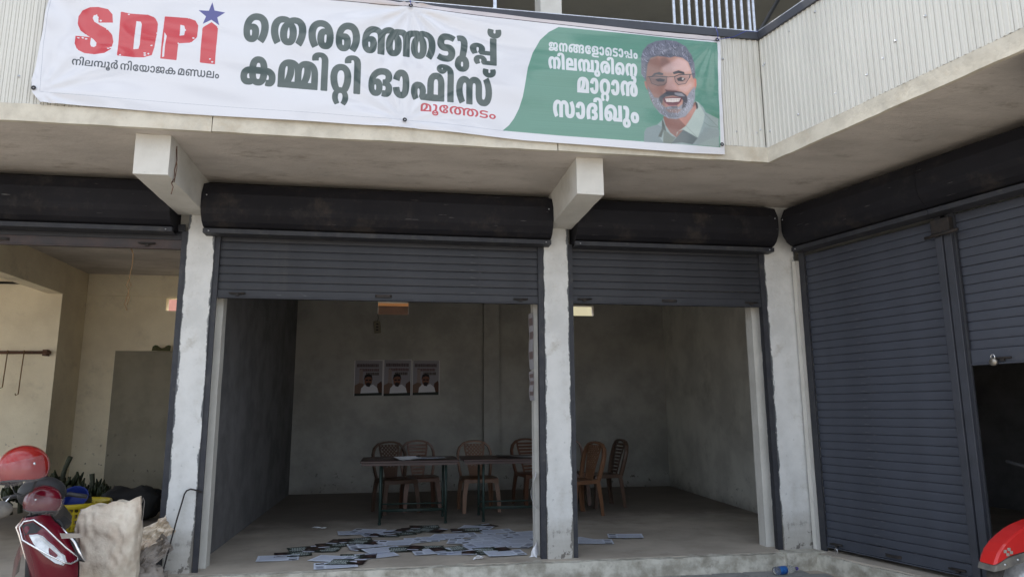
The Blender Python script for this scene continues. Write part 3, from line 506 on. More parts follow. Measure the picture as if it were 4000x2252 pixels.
# ------------------------------------------------------------------ lettering outlines for the printed banner (font units)
GLYPHS = {
'B71':(660,'221,-12 167,-12* 81,37* 32,146* 32,236 32,309* 72,435* 150,529* 267,581* 343,581 427,581* 538,529* 601,444* 628,343* 628,293 628,230* 597,118* 547,24* 516,-15 387,50 411,87* 446,163* 465,244* 465,289 465,340* 438,416* 381,458* 334,458 287,458* 213,403* 172,302* 172,234 172,178* 184,123* 205,106* 216,106 226,106* 240,118* 248,147* 248,173 248,213* 229,243* 212,243 192,243* 156,208* 126,164 100,278 131,312* 209,356* 256,356 305,356* 368,312* 399,234* 399,184 399,123* 359,36* 280,-12*'),
'B38':(924,'460,-12 397,-12* 309,43* 263,147* 263,220 263,285* 294,382* 357,459* 404,493 418,524 462,553* 557,581* 610,581 694,581* 804,530* 867,446* 892,345* 892,296 892,232* 862,120* 813,27* 783,-12 655,52 676,88* 710,163* 731,243* 731,284 731,338* 705,418* 648,463* 600,463 582,463* 548,457* 534,450 511,441 483,424* 442,356* 420,266* 420,216 420,175* 430,129* 448,110* 460,110 473,110* 491,128* 502,175* 502,218 502,269* 480,359* 441,426* 417,442 396,451 383,457* 350,463* 336,463 283,463* 220,417* 193,339* 193,291 193,248* 212,168* 245,91* 266,53 139,-12 109,27* 60,119* 32,231* 32,299 32,343* 58,441* 123,527* 238,581* 327,581 380,581* 467,555* 508,528 522,493 589,447* 659,323* 659,219 659,141* 614,39* 525,-12*'),
'B50':(677,'337,581 417,581* 534,526* 610,431* 647,307* 647,237 647,151* 602,40* 513,-12* 445,-12 378,-12* 296,45* 259,143* 259,203 259,304* 342,407* 418,407 463,407* 527,352* 568,267* 576,222 515,216 511,241* 496,277* 473,298* 456,298 435,298* 412,257* 412,201 412,166* 422,125* 439,108* 449,108 464,108* 483,127* 492,181* 492,231 492,254* 490,290* 488,305 488,309* 487,328* 486,332 482,364* 443,421* 380,457* 340,457 292,457* 227,418* 194,343* 194,289 194,244* 213,164* 247,87* 270,49 142,-14 110,25* 60,117* 32,229* 32,298 32,353* 67,454* 141,534* 257,581*'),
'B183':(1971,'220,-12 166,-12* 81,38* 32,151* 32,246 32,357* 110,506* 246,581* 334,581 404,581* 503,536* 545,482 569,374 597,218 597,0 439,0 439,300 439,359* 425,419* 406,436 394,447* 359,458* 333,458 292,458* 218,413* 172,317* 172,240 172,234 172,178* 184,123* 205,106* 216,106 226,106* 240,118* 248,147* 248,173 248,213* 229,243* 212,243 192,243* 156,208* 126,164 100,278 131,312* 209,356* 256,356 305,356* 368,312* 399,234* 399,184 399,121* 359,33* 279,-12*|722,581 769,581* 855,556* 896,528 909,495 976,449* 1046,323* 1046,219 1046,141* 1000,39* 912,-12* 847,-12 784,-12* 696,43* 650,147* 650,220 650,285* 681,382* 744,459* 791,493 804,524 847,553* 933,581* 986,581 1043,581* 1127,551* 1190,499* 1213,467 1238,409 1257,232 1257,0 1099,0 1099,306 1099,359* 1080,421* 1057,439 1042,451* 1004,463* 983,463 967,463* 934,457* 920,450 898,441 870,424* 829,356* 807,266* 807,216 807,175* 817,129* 835,110* 847,110 860,110* 878,128* 889,175* 889,218 889,269* 866,359* 827,426* 803,442 784,451 776,455* 755,460* 731,463* 718,463 693,463* 654,451* 639,439 617,421* 597,360* 597,307 597,20 458,20 458,232 483,467 507,499* 570,551* 659,581*|1382,581 1429,581* 1515,556* 1556,528 1569,493 1636,447* 1706,323* 1706,219 1706,141* 1660,39* 1572,-12* 1507,-12 1444,-12* 1356,43* 1310,147* 1310,220 1310,285* 1341,382* 1404,459* 1451,493 1465,524 1509,553* 1604,581* 1657,581 1741,581* 1851,530* 1914,446* 1939,345* 1939,296 1939,232* 1909,120* 1860,27* 1830,-12 1702,52 1723,88* 1757,163* 1778,243* 1778,284 1778,338* 1752,418* 1695,463* 1647,463 1629,463* 1596,456* 1581,450 1558,441 1530,424* 1489,356* 1467,266* 1467,216 1467,175* 1477,129* 1495,110* 1507,110 1520,110* 1538,128* 1549,175* 1549,218 1549,269* 1526,359* 1487,426* 1463,442 1444,451 1436,455* 1415,460* 1392,463* 1380,463 1354,463* 1314,451* 1299,439 1277,421* 1257,360* 1257,307 1257,20 1118,20 1118,232 1143,467 1167,499* 1230,551* 1319,581*'),
'B33':(503,'260,581 329,581* 436,554* 488,531 420,422 380,439* 304,458* 259,458 232,458* 199,442* 183,417* 183,402 183,388* 191,370* 198,365 208,357* 242,350* 265,350 269,350 316,350* 391,329* 419,308 449,286* 482,221* 482,177 482,124* 432,38* 324,-12* 235,-12 175,-12* 59,12* 9,37 76,149 105,136* 156,119* 207,111* 233,111 266,111* 304,126* 321,152* 321,169 321,184* 311,206* 302,212 291,220* 263,226* 237,226 235,226 183,226* 94,253* 65,281 45,301* 22,359* 22,396 22,450* 74,533* 180,581*'),
'B67':(337,'161,-241 69,-241* -21,-135* -21,-53 -21,3* 16,88* 96,136* 160,136 223,136* 304,89* 344,3* 344,-55 344,-111* 303,-195* 222,-241*|162,-125 181,-125* 203,-92* 203,-53 203,-15* 183,20* 163,20 141,20* 120,-15* 120,-53 120,-90* 141,-125*|133,581 190,581* 262,532* 295,451* 295,403 295,329* 267,190* 241,104 95,119 112,191* 135,322* 135,389 135,418* 114,457* 86,457 77,457* 56,454* 46,452 22,567 45,572* 99,581*'),
'B208':(785,'299,-43 359,-43* 433,-85* 467,-149* 467,-184 467,-204* 454,-242* 447,-254 448,-212 580,-212 580,61 737,61 737,-325 370,-325 327,-260 332,-250* 338,-221* 338,-201 338,-175* 319,-147* 302,-147 284,-147* 266,-176* 266,-199 266,-226* 283,-272* 292,-289 186,-333 164,-304* 133,-232* 133,-192 133,-147* 174,-80* 249,-43*|227,372 300,372* 385,317* 423,232* 423,187 423,159* 405,100* 391,78 385,122 579,122 579,569 737,569 737,0 296,0 249,73 258,90* 272,141* 272,175 272,205* 254,250* 229,250 213,250* 193,230* 184,197* 184,177 184,134* 206,74* 222,42 96,-13 66,28* 26,120* 26,181 26,239* 74,324* 165,372*'),
'B77':(0,'-114,599 -180,599* -258,641* -293,715* -293,762 -293,788* -282,827* -277,840 -143,818 -146,808* -151,781* -151,769 -151,751* -143,725* -125,712* -110,712 -96,712* -78,725* -69,750* -69,768 -69,782* -73,808* -75,818 54,840 58,828* 67,788* 67,763 67,715* 34,641* -45,599*'),
'B23':(944,'208,-12 120,-12* 26,81* 26,163 26,222* 75,298* 117,320 142,333* 201,349* 276,356* 324,356 643,356 712,356* 798,339* 832,319 873,296* 918,218* 918,161 918,74* 831,-12* 759,-12 737,-12* 691,-6* 670,-1 695,113 702,112* 716,110* 722,110 745,110* 766,138* 766,161 766,181* 753,208* 741,216 727,226* 686,234* 642,234 282,234 251,234* 212,225* 199,217 186,208* 173,184* 173,167 173,150* 184,123* 208,109* 227,109 250,109* 287,129* 303,146 371,37 345,19* 293,-3* 239,-12*|470,581 553,581* 653,511* 699,380* 699,287 699,185* 648,52* 546,-12* 471,-12 408,-12* 324,31* 298,71 268,111* 241,223* 241,294 241,435* 357,581*|470,459 430,459* 398,383* 398,283 398,220* 412,144* 444,110* 471,110 496,110* 527,143* 542,220* 542,286 542,351* 528,426* 496,459*'),
'B215':(1127,'336,581 387,581* 473,563* 549,519* 584,480 601,457* 618,394* 625,310* 625,254 625,0 43,0 43,252 43,326* 62,422* 99,487* 125,511 160,545* 267,581*|255,450 244,450* 227,437* 220,426 210,409* 198,349* 198,286 198,68 168,69 201,116* 256,224* 289,336* 289,388 289,411* 281,438* 266,450*|444,352 444,310* 425,232* 388,155* 361,112 356,118 371,120* 412,121* 433,121 486,121 486,280 486,341* 465,416* 425,459* 395,470 394,475 419,453* 444,389*|779,581 862,581* 972,542* 1008,506 1033,481* 1067,416* 1084,323* 1084,254 1084,0 501,0 501,252 501,311* 506,392* 522,448* 538,471 567,509* 637,558* 724,581*|698,450 687,450* 670,437* 663,426 653,409* 641,349* 641,286 641,68 611,69 644,116* 699,224* 732,336* 732,388 732,411* 724,438* 709,450*|887,352 887,310* 868,232* 831,155* 804,112 799,118 814,120* 855,121* 876,121 929,121 929,280 929,341* 908,416* 868,459* 838,470 837,475 862,453* 887,389*'),
'B65':(254,'-11,853 34,853* 108,828* 133,805 162,781* 193,713* 206,626* 206,571 206,0 48,0 48,551 48,591* 44,657* 31,706* 19,718 12,725* -4,731* -15,731 -31,731* -51,716* -60,693* -60,679 -60,666* -57,644* -55,637 -210,618 -213,631* -217,664* -217,682 -217,739* -167,815* -75,853*'),
'B220':(604,'306,581 381,581* 484,530* 546,448* 573,352* 573,306 573,245* 549,146* 507,63* 478,26 349,91 367,119* 395,187* 410,265* 410,305 410,348* 388,416* 342,457* 306,457 267,457* 217,416* 194,348* 194,305 194,247* 227,132* 255,91 126,26 97,63* 54,145* 31,245* 31,308 31,357* 58,454* 121,533* 227,581*|304,87 366,87* 457,31* 507,-64* 507,-125 507,-188* 465,-295* 431,-337 328,-285 352,-247* 377,-165* 377,-124 377,-86* 358,-38* 325,-15* 303,-15 269,-15* 227,-68* 227,-124 227,-165* 252,-247* 276,-285 173,-337 139,-295* 97,-188* 97,-125 97,-64* 148,31* 241,87*'),
'B21':(1170,'408,581 502,581* 611,533* 657,455* 657,409 657,376* 639,327* 602,291* 572,277 578,287 618,271* 665,198* 665,148 665,71* 575,-12* 480,-12 460,-12* 411,-5* 392,0 415,116 427,113* 446,110* 456,110 482,110* 507,136* 507,162 507,178* 496,201* 486,208 476,216* 447,222* 421,222 419,222 419,341 420,341 443,341* 469,347* 477,352 489,360* 499,383* 499,396 499,429* 443,458* 398,458 352,458* 270,431* 206,378* 170,298* 170,244 170,229 170,175* 182,123* 203,106* 214,106 224,106* 238,118* 246,147* 246,173 246,213* 227,243* 210,243 190,243* 154,208* 124,164 98,278 129,312* 207,356* 254,356 303,356* 366,312* 397,234* 397,184 397,121* 357,33* 278,-12* 219,-12 164,-12* 79,38* 30,144* 30,228 30,316* 84,448* 185,537* 324,581*|1138,287 1138,214* 1116,102* 1065,27* 981,-12* 919,-12 859,-12* 782,21* 736,77* 712,148* 705,186 864,215 870,180* 885,133* 907,110* 924,110 943,110* 966,147* 977,226* 977,290 977,349* 966,423* 943,459* 924,459 909,459* 887,436* 872,390* 866,354 707,384 717,423* 747,494* 796,549* 871,581* 927,581 988,581* 1070,538* 1118,459* 1138,352*'),
'B45':(989,'227,372 300,372* 385,317* 423,232* 423,187 423,159* 405,100* 391,78 385,122 532,122 532,0 296,0 249,73 258,90* 272,141* 272,175 272,205* 254,250* 229,250 213,250* 193,230* 184,197* 184,177 184,134* 206,74* 222,42 96,-13 66,28* 26,120* 26,181 26,239* 74,324* 165,372*|715,581 772,581* 852,552* 880,524 917,487* 944,389* 944,310 944,0 483,0 483,310 483,363* 495,440* 523,500* 547,524 575,552* 656,581*|713,457 697,457* 673,446* 665,437 649,419* 641,362* 641,309 641,122 786,122 786,309 786,362* 778,419* 762,437 754,446* 730,457*'),
'B66':(254,'-72,853 -14,853* 78,823* 115,794 168,752* 206,627* 206,531 206,0 48,0 48,515 48,582* 38,666* 17,716* -1,731 -22,745* -72,757* -98,757 -112,757* -134,748* -145,729* -145,714 -145,698* -131,682* -119,682 -105,682* -93,701* -93,716 -93,742* -121,780* -140,794 -19,780 -8,770* 8,725* 8,700 8,669* -20,616* -77,583* -122,583 -166,583* -230,613* -263,670* -263,712 -263,752* -223,815* -139,853*'),
'B58':(1069,'545,581 590,581* 663,554* 688,531 709,512* 737,459* 750,385* 750,332 750,206 750,169* 759,134* 769,124 775,117* 793,111* 803,111 823,111* 856,139* 877,205* 877,262 877,312* 859,397* 826,476* 805,518 938,582 968,533* 1012,434* 1037,325* 1037,262 1037,181* 986,57* 883,-12* 806,-12 755,-12* 684,11* 655,36 634,55* 606,108* 592,183* 592,233 592,354 592,393* 583,434* 571,445 564,451* 547,458* 536,458 525,458* 508,451* 501,445 489,434* 480,394* 480,356 480,0 322,0 322,348 322,390* 315,435* 301,447 296,452* 280,458* 271,458 253,458* 217,430* 192,364* 192,307 192,262* 210,177* 242,95* 263,53 130,-12 101,38* 56,136* 32,244* 32,307 32,389* 85,512* 184,581* 253,581 302,581* 376,548* 412,509 384,500 416,542* 493,581*'),
'R48':(789,'385,572 474,572* 602,533* 644,498 675,472* 714,406* 732,317* 732,258 732,0 57,0 57,260 57,316* 76,404* 113,472* 143,497 185,532* 300,572*|318,475 285,475* 233,440* 216,411 203,386* 188,317* 188,267 188,68 163,69 225,120* 325,227* 384,339* 384,395 384,417* 372,453* 343,475*|513,376 513,325* 470,227* 393,131* 341,81 322,91 348,94* 401,96* 418,96 601,96 601,253 601,319* 576,406* 520,462* 472,480 476,485 490,467* 513,415*'),
'R68':(367,'171,-233 77,-233* -31,-132* -31,-53 -31,0* 21,81* 111,126* 171,126 230,126* 322,82* 373,3* 373,-53 373,-108* 321,-188* 231,-233*|171,42 127,42* 67,-5* 67,-54 67,-102* 126,-149* 171,-149 214,-149* 275,-101* 275,-53 275,-5* 216,42*|172,-99 115,-99* 58,-34* 58,18 58,35* 80,76* 99,99 145,74 127,67* 112,40* 112,28 112,13* 126,-9* 153,-21* 173,-21 191,-21* 217,-9* 232,13* 232,28 232,38* 217,61* 200,68 246,99 267,75* 287,39* 287,17 287,-12* 265,-65* 215,-99*|131,572 196,572* 271,525* 302,449* 302,404 302,331* 265,182* 238,95 116,109 141,189* 169,324* 169,380 169,420* 140,474* 98,474 83,474* 55,471* 42,467 21,559 43,564* 97,572*'),
'R72':(639,'388,-12 315,-12* 188,22* 91,94* 35,206* 35,284 35,359* 92,468* 191,538* 318,572* 390,572 466,572* 559,533* 602,468* 602,427 602,383* 561,323* 488,291* 442,291 381,291* 311,329* 281,391* 281,425 281,446* 292,481* 298,493 421,512 402,499* 382,457* 382,433 382,409* 406,374* 436,374 464,374* 489,403* 489,424 489,454* 444,482* 411,482 395,482* 366,482* 354,480 294,479* 210,429* 166,341* 166,283 166,225* 209,134* 292,82* 350,80 362,79* 389,78* 403,78 427,78* 463,91* 483,116* 483,137 483,159* 460,188* 434,188 403,188* 376,151* 376,128 376,104* 396,63* 415,50 292,69 286,80* 275,116* 275,139 275,173* 305,233* 376,270* 437,270 483,270* 555,239* 596,178* 596,132 596,93* 551,27* 459,-12*'),
'R196':(1917,'382,572 437,572* 528,551* 571,530 597,518 679,474* 779,324* 779,226 779,149* 726,42* 623,-12* 550,-12 476,-12* 374,44* 319,151* 319,227 319,289* 365,396* 450,483* 507,514 530,530 576,552* 667,572* 718,572 782,572* 875,545* 944,496* 970,464 978,438 1022,257 1022,0 891,0 891,255 891,333* 866,417* 833,444 814,459* 756,479* 710,479 690,479* 645,474* 622,467 603,462 558,444* 489,374* 451,283* 451,231 451,172* 479,109* 524,84* 549,84 575,84* 620,109* 647,171* 647,226 647,279* 612,370* 548,440* 503,460 479,468 459,473* 417,479* 395,479 319,479* 220,427* 172,337* 172,279 172,231* 196,155* 244,92* 279,61 193,-11 149,23* 79,105* 38,211* 38,280 38,336* 76,440* 158,523* 289,572*|1207,572 1257,572* 1345,553* 1387,532 1414,518 1495,474* 1594,324* 1594,226 1594,149* 1541,42* 1438,-12* 1364,-12 1290,-12* 1187,44* 1134,151* 1134,227 1134,289* 1181,396* 1266,483* 1323,514 1353,530 1394,550* 1491,572* 1553,572 1641,572* 1765,524* 1843,442* 1879,337* 1879,280 1879,212* 1840,106* 1769,24* 1722,-11 1639,61 1670,89* 1717,149* 1745,226* 1745,277 1745,337* 1699,427* 1608,479* 1542,479 1510,479* 1461,474* 1439,467 1419,462 1371,442* 1302,371* 1267,281* 1267,231 1267,172* 1294,109* 1339,84* 1364,84 1390,84* 1435,109* 1462,171* 1462,226 1462,279* 1428,370* 1364,439* 1321,459 1297,467 1284,472* 1257,476* 1226,479* 1206,479 1157,479* 1097,454* 1079,439 1047,412* 1022,329* 1022,254 1022,25 900,25 900,264 944,468 971,496* 1043,544* 1140,572*'),
'R33':(599,'287,572 381,572* 527,532* 577,505 520,418 472,444* 366,473* 295,473 248,473* 190,455* 163,422* 163,402 163,387* 171,366* 180,358 197,342* 259,333* 305,333 328,333 413,333* 510,299* 538,266 554,246* 569,195* 569,164 569,112* 511,32* 395,-12* 306,-12 216,-12* 77,25* 16,58 70,147 105,128* 174,101* 253,87* 300,87 348,87* 408,106* 436,141* 436,163 436,179* 425,206* 411,215 397,225* 351,234* 301,234 284,234 206,234* 92,265* 63,300 47,318* 30,367* 30,399 30,449* 86,527* 200,572*'),
'R6':(489,'244,-12 179,-12* 82,37* 30,123* 30,179 30,236* 85,322* 181,370* 244,370 308,370* 404,323* 459,238* 459,179 459,121* 404,35* 308,-12*|244,277 205,277* 152,228* 152,178 152,130* 205,81* 244,81 284,81* 337,129* 337,179 337,228* 284,277*'),
'R42':(971,'308,572 355,572* 418,552* 468,516* 492,489 479,490 515,532* 606,572* 671,572 755,572* 872,500* 934,376* 934,297 934,233* 901,124* 836,32* 789,-11 698,61 733,96* 779,169* 801,246* 801,290 801,351* 764,433* 700,475* 659,475 627,475* 587,453* 574,435 561,416* 551,360* 551,313 551,0 420,0 420,315 420,363* 411,417* 397,436 386,454* 345,475* 313,475 276,475* 211,434* 171,354* 171,293 171,247* 193,168* 238,96* 273,62 181,-11 136,31* 72,121* 38,229* 38,294 38,374* 101,500* 222,572*'),
'R65':(262,'-24,849 18,849* 85,832* 110,814 143,793* 180,733* 197,637* 197,560 197,0 65,0 65,536 65,587* 61,659* 49,708* 39,722 28,737* -2,753* -25,753 -44,753* -79,737* -100,703* -100,677 -100,668* -97,649* -95,640 -223,624 -227,636* -231,662* -231,676 -231,734* -176,810* -82,849*'),
'R52':(917,'852,560 852,0 59,0 59,306 59,384* 96,474* 127,505 159,537* 259,572* 323,572 389,572* 486,537* 518,506 554,469* 585,375* 585,307 585,215 190,215 190,96 721,96 721,560|322,476 252,476* 190,394* 190,322 190,311 454,311 454,321 454,397* 391,476*'),
'R216':(1282,'308,572 355,572* 418,552* 468,516* 492,489 479,490 515,532* 606,572* 671,572 755,572* 872,500* 934,376* 934,297 934,251* 917,175* 886,109* 864,81 830,0 746,0 705,59 737,99* 779,169* 801,244* 801,290 801,351* 764,433* 700,475* 659,475 627,475* 587,453* 574,435 561,416* 551,360* 551,313 551,0 420,0 420,315 420,363* 411,417* 397,436 386,454* 345,475* 313,475 276,475* 211,434* 171,354* 171,293 171,247* 193,168* 238,96* 273,62 181,-11 136,31* 72,121* 38,229* 38,294 38,374* 101,500* 222,572*|1217,560 1217,0 783,0 832,96 1086,96 1086,560'),
'R118':(798,'533,-12 460,-12* 361,43* 310,149* 310,224 310,269* 338,359* 405,450* 462,497 481,523 519,556* 563,609* 563,642 563,668* 531,702* 492,702 473,702* 437,696* 425,692 401,781 423,788* 495,798* 533,798 597,798* 667,756* 693,695* 693,666 693,612* 635,521* 580,476 563,457 520,422* 466,343* 441,260* 441,220 441,175* 462,114* 505,84* 534,84 580,84* 626,150* 626,222 626,255* 612,320* 584,381* 539,432* 508,449 484,462* 430,477* 387,477 318,477* 221,428* 172,339* 172,279 172,231* 196,155* 244,92* 279,61 193,-11 149,23* 79,105* 38,211* 38,280 38,339* 79,444* 163,525* 294,572* 384,572 434,572* 521,556* 558,539 562,538* 570,533* 574,531 637,500* 719,404* 760,289* 760,229 760,115* 645,-12*'),
'R49':(1116,'716,-12 662,-12* 576,6* 526,29 520,32* 500,40* 494,44 433,81* 361,176* 330,281* 330,334 330,372* 345,432* 357,456 366,465 388,505* 453,552* 529,572* 568,572 678,572* 802,451* 802,333 802,241* 716,98* 645,54 636,47* 621,39* 609,34 564,10* 462,-12* 403,-12 314,-12* 178,38* 85,129* 38,256* 38,334 38,404* 93,512* 202,572* 281,572 344,572* 446,526* 478,477 376,415 359,444* 313,476* 281,476 246,476* 196,442* 170,377* 170,332 170,260* 227,147* 335,81* 411,81 436,81* 480,87* 499,91 510,94* 531,98* 541,102 574,118* 633,182* 669,275* 669,333 669,386* 640,449* 593,476* 567,476 536,476* 488,445* 462,381* 462,332 462,279* 493,187* 551,118* 589,99 599,95* 612,97* 622,93 639,88* 687,81* 715,81 786,81* 888,137* 943,242* 943,314 943,365* 912,464* 877,510 978,572 1028,513* 1076,384* 1076,315 1076,250* 1037,132* 951,40* 813,-12*'),
'R64':(558,'518,282 518,223* 493,118* 435,35* 336,-12* 261,-12 199,-12* 113,23* 58,79* 27,147* 19,179 153,202 160,177* 182,121* 226,83* 262,83 306,83* 359,133* 382,222* 382,280 382,339* 359,427* 307,477* 266,477 232,477* 188,440* 162,387* 156,359 22,383 33,416* 68,483* 125,538* 211,572* 272,572 342,572* 437,525* 493,444* 518,339*'),
'R30':(989,'313,572 373,572* 461,552* 528,512* 556,483 519,491 555,531* 649,572* 714,572 799,572* 903,513* 951,422* 951,372 951,330* 929,267* 886,218* 851,199 647,165 541,157 513,153* 438,151* 408,151 242,151 210,151* 176,146* 167,140 160,135* 153,123* 153,114 153,99* 168,82* 197,74* 214,74 252,74* 320,86* 390,107* 429,120 460,131* 523,151* 582,168* 635,182* 656,186 681,193* 710,210* 729,223* 751,233* 769,233 808,233* 879,210* 924,159* 924,114 924,53* 839,-12* 758,-12 696,-12* 622,27* 589,88* 589,120 589,156* 627,205* 649,214 751,220 741,214* 714,190* 692,154* 692,128 692,95* 725,67* 755,67 789,67* 816,95* 816,115 816,133* 801,154* 773,165* 755,165 730,165* 689,146* 664,127 664,148 653,136* 613,106* 558,75* 521,60 461,37* 361,4* 263,-12* 207,-12 160,-12* 81,11* 34,66* 34,113 34,144* 61,193* 88,208 112,223* 184,236* 246,236 564,236 618,236* 693,241* 747,252* 766,262 796,277* 826,327* 826,364 826,393* 800,445* 744,478* 698,478 671,478* 632,462* 620,448 604,431* 592,376* 592,328 592,263 472,263 472,310 472,361* 455,429* 427,454 410,468* 354,487* 308,487 267,487* 187,474* 163,452 159,449* 156,437* 154,432 147,421* 142,398* 142,385 142,348* 177,320* 204,320 226,320* 252,335* 262,360* 262,373 262,398* 230,426* 199,426 172,426* 127,409* 110,400 76,425 101,452* 187,479* 232,479 276,479* 337,451* 368,401* 368,367 368,335* 336,278* 265,243* 206,243 130,243* 40,319* 40,386 40,442* 103,525* 225,572*'),
'R23':(1121,'227,-12 131,-12* 30,79* 30,159 30,208* 75,279* 113,301 138,315* 199,334* 286,342* 351,342 782,342 873,342* 984,321* 1024,294 1054,273* 1092,208* 1092,159 1092,76* 982,-12* 895,-12 870,-12* 825,-6* 802,0 825,92 837,89* 868,84* 883,84 922,84* 964,122* 964,158 964,183* 944,214* 928,224 905,239* 843,246* 789,246 324,246 271,246* 212,238* 190,224 176,214* 156,183* 156,161 156,135* 176,100* 217,83* 246,83 274,83* 333,103* 367,129 426,47 394,25* 333,-1* 268,-12*|565,572 657,572* 772,497* 827,366* 827,282 827,187* 765,56* 648,-12* 566,-12 503,-12* 403,28* 370,65 336,104* 301,215* 301,282 301,417* 441,572*|565,476 496,476* 430,377* 430,281 430,217* 460,129* 519,84* 564,84 608,84* 667,128* 698,216* 698,281 698,346* 668,433* 609,476*'),
'R187':(2146,'388,572 477,572* 592,520* 636,472 606,488 640,531* 735,572* 792,572 842,572* 912,551* 968,507* 994,475 991,434 1037,298 1037,0 906,0 906,312 906,364* 893,425* 875,444 863,459* 822,475* 792,475 766,475* 725,457* 710,441 693,422* 678,362* 678,303 678,0 547,0 547,276 547,350* 524,420* 502,439 483,457* 429,475* 386,475 320,475* 218,420* 159,314* 159,240 159,235 159,179* 185,111* 229,80* 257,80 279,80* 310,99* 327,137* 327,164 327,206* 288,250* 249,250 212,250* 143,209* 110,173 98,262 126,293* 221,342* 280,342 334,342* 413,300* 454,224* 454,172 454,114* 407,32* 321,-12* 260,-12 202,-12* 101,40* 38,152* 38,242 38,349* 131,496* 291,572*|1156,572 1211,572* 1298,539* 1327,508 1346,487* 1371,432* 1384,356* 1384,306 1384,283 1251,261 1251,289 1251,352* 1240,416* 1226,436 1214,456* 1174,474* 1144,474 1120,474* 1079,459* 1068,444 1051,424* 1037,364* 1037,311 1037,13 916,13 916,256 973,450 970,490 1004,528* 1088,572*|1479,-12 1424,-12* 1337,21* 1309,52 1290,73* 1264,128* 1251,203* 1251,254 1251,279 1384,287 1384,271 1384,208* 1396,144* 1409,124 1422,105* 1462,86* 1491,86 1515,86* 1556,102* 1568,116 1585,136* 1599,196* 1599,249 1599,560 1730,560 1730,260 1730,203* 1738,146* 1752,125 1767,105* 1811,85* 1835,85 1875,85* 1939,128* 1975,212* 1975,270 1975,315* 1953,393* 1908,465* 1873,499 1965,571 2010,530* 2074,439* 2108,331* 2108,263 2108,186* 2047,61* 1929,-12* 1845,-12 1781,-12* 1693,29* 1656,70 1665,70 1631,32* 1547,-12*'),
'B30':(838,'266,581 319,581* 388,561* 435,531* 452,515 430,511 465,549* 546,581* 595,581 670,581* 763,518* 806,418* 806,362 806,320* 781,251* 736,200* 704,184 542,153 443,146 412,142* 342,140* 315,140 225,140 200,140* 180,136* 175,132 171,129* 167,120* 167,115 167,109* 174,99* 190,93* 203,93 217,93* 247,97* 290,108* 323,118 345,124* 388,136* 429,145* 468,152* 485,155 496,162* 541,188* 594,215* 641,234* 655,234 685,234* 745,211* 785,157* 785,111 785,51* 710,-12* 637,-12 579,-12* 512,26* 484,86* 484,118 484,159* 524,215* 541,230 666,211 653,204* 625,175* 606,140* 606,120 606,107* 617,83* 633,83 645,83* 659,99* 659,115 659,126* 654,142* 643,152* 633,152 622,152* 602,135* 585,116 570,127 554,112* 509,80* 450,48* 413,34 369,18* 293,-3* 225,-12* 191,-12 141,-12* 66,12* 24,66* 24,111 24,149* 55,200* 82,215 107,229* 171,241* 231,241 500,241 535,241* 581,248* 612,262* 623,272 639,287* 654,332* 654,363 654,394* 636,437* 605,461* 584,461 573,461* 555,456* 547,450 531,437* 520,390* 520,346 520,266 378,266 378,313 378,357* 369,424* 349,446 336,461* 295,478* 267,478 242,478* 190,467* 174,457 173,455* 165,436* 164,433 160,426* 155,404* 155,391 155,361* 169,338* 179,338 187,338* 197,346* 203,364* 203,380 203,400* 190,420* 179,420 169,420* 151,411* 141,402 89,436 118,459* 181,477* 215,477 244,477* 295,457* 327,410* 327,369 327,338* 301,282* 238,247* 182,247 112,247* 30,319* 30,396 30,449* 81,532* 186,581*'),
'B42':(805,'259,581 289,581* 340,567* 386,538* 408,514 391,509 427,548* 502,581* 552,581 622,581* 721,512* 773,389* 773,307 773,244* 748,135* 704,36* 674,-14 541,51 562,93* 595,172* 613,257* 613,307 613,363* 589,429* 552,458* 532,458 523,458* 508,453* 502,448 490,438* 481,395* 481,348 481,0 323,0 323,348 323,395* 315,437* 303,448 298,453* 282,458* 273,458 254,458* 217,429* 192,362* 192,305 192,260* 210,173* 242,91* 263,51 130,-14 100,37* 56,139* 32,247* 32,307 32,384* 82,508* 183,581*'),
'B175':(1397,'441,459 361,459* 239,405* 171,305* 171,234 171,178* 183,123* 204,106* 215,106 225,106* 239,118* 247,148* 247,173 247,213* 228,243* 211,243 191,243* 155,208* 125,164 99,278 131,312* 208,356* 255,356 304,356* 367,312* 398,235* 398,184 398,123* 358,36* 279,-12* 221,-12 166,-12* 80,37* 31,147* 31,238 31,326* 90,455* 198,540* 350,581* 443,581 504,581* 604,562* 655,543 669,539* 678,515* 691,510 728,495* 790,461* 827,410* 827,369 827,342* 810,299* 773,267* 743,256 741,271 787,258* 840,186* 840,138 840,99* 804,30* 719,-12* 646,-12 562,-12* 463,52* 420,165* 420,239 420,302* 454,402* 515,479* 554,506 565,513* 579,534* 590,539 628,559* 713,581* 759,581 815,581* 895,558* 955,513* 980,480 1043,229 1043,0 885,0 885,294 885,352* 866,421* 843,441 829,453* 784,467* 755,467 740,467* 708,461* 693,456 671,449* 627,415* 592,360* 571,286* 571,239 571,163* 606,107* 637,107 660,107* 684,129* 684,151 684,172* 660,200* 628,200 615,200 615,319 624,319 651,319* 676,346* 676,369 676,395* 635,431* 582,434 563,442* 520,453* 471,459*|1158,581 1226,581* 1316,537* 1361,462* 1361,414 1361,380* 1343,329* 1305,292* 1276,278 1282,287 1322,271* 1369,198* 1369,148 1369,71* 1279,-12* 1184,-12 1164,-12* 1115,-5* 1096,0 1119,116 1131,113* 1150,110* 1160,110 1186,110* 1211,136* 1211,162 1211,178* 1200,201* 1190,208 1180,216* 1151,222* 1125,222 1113,222 1113,341 1121,341 1145,341* 1174,349* 1181,354 1193,362* 1203,385* 1203,401 1203,427* 1173,459* 1145,459 1123,459* 1093,447* 1082,437 1065,422* 1048,379* 1043,322* 1043,285 1043,215 908,236 900,319 904,408 921,457* 986,535* 1087,581*'),
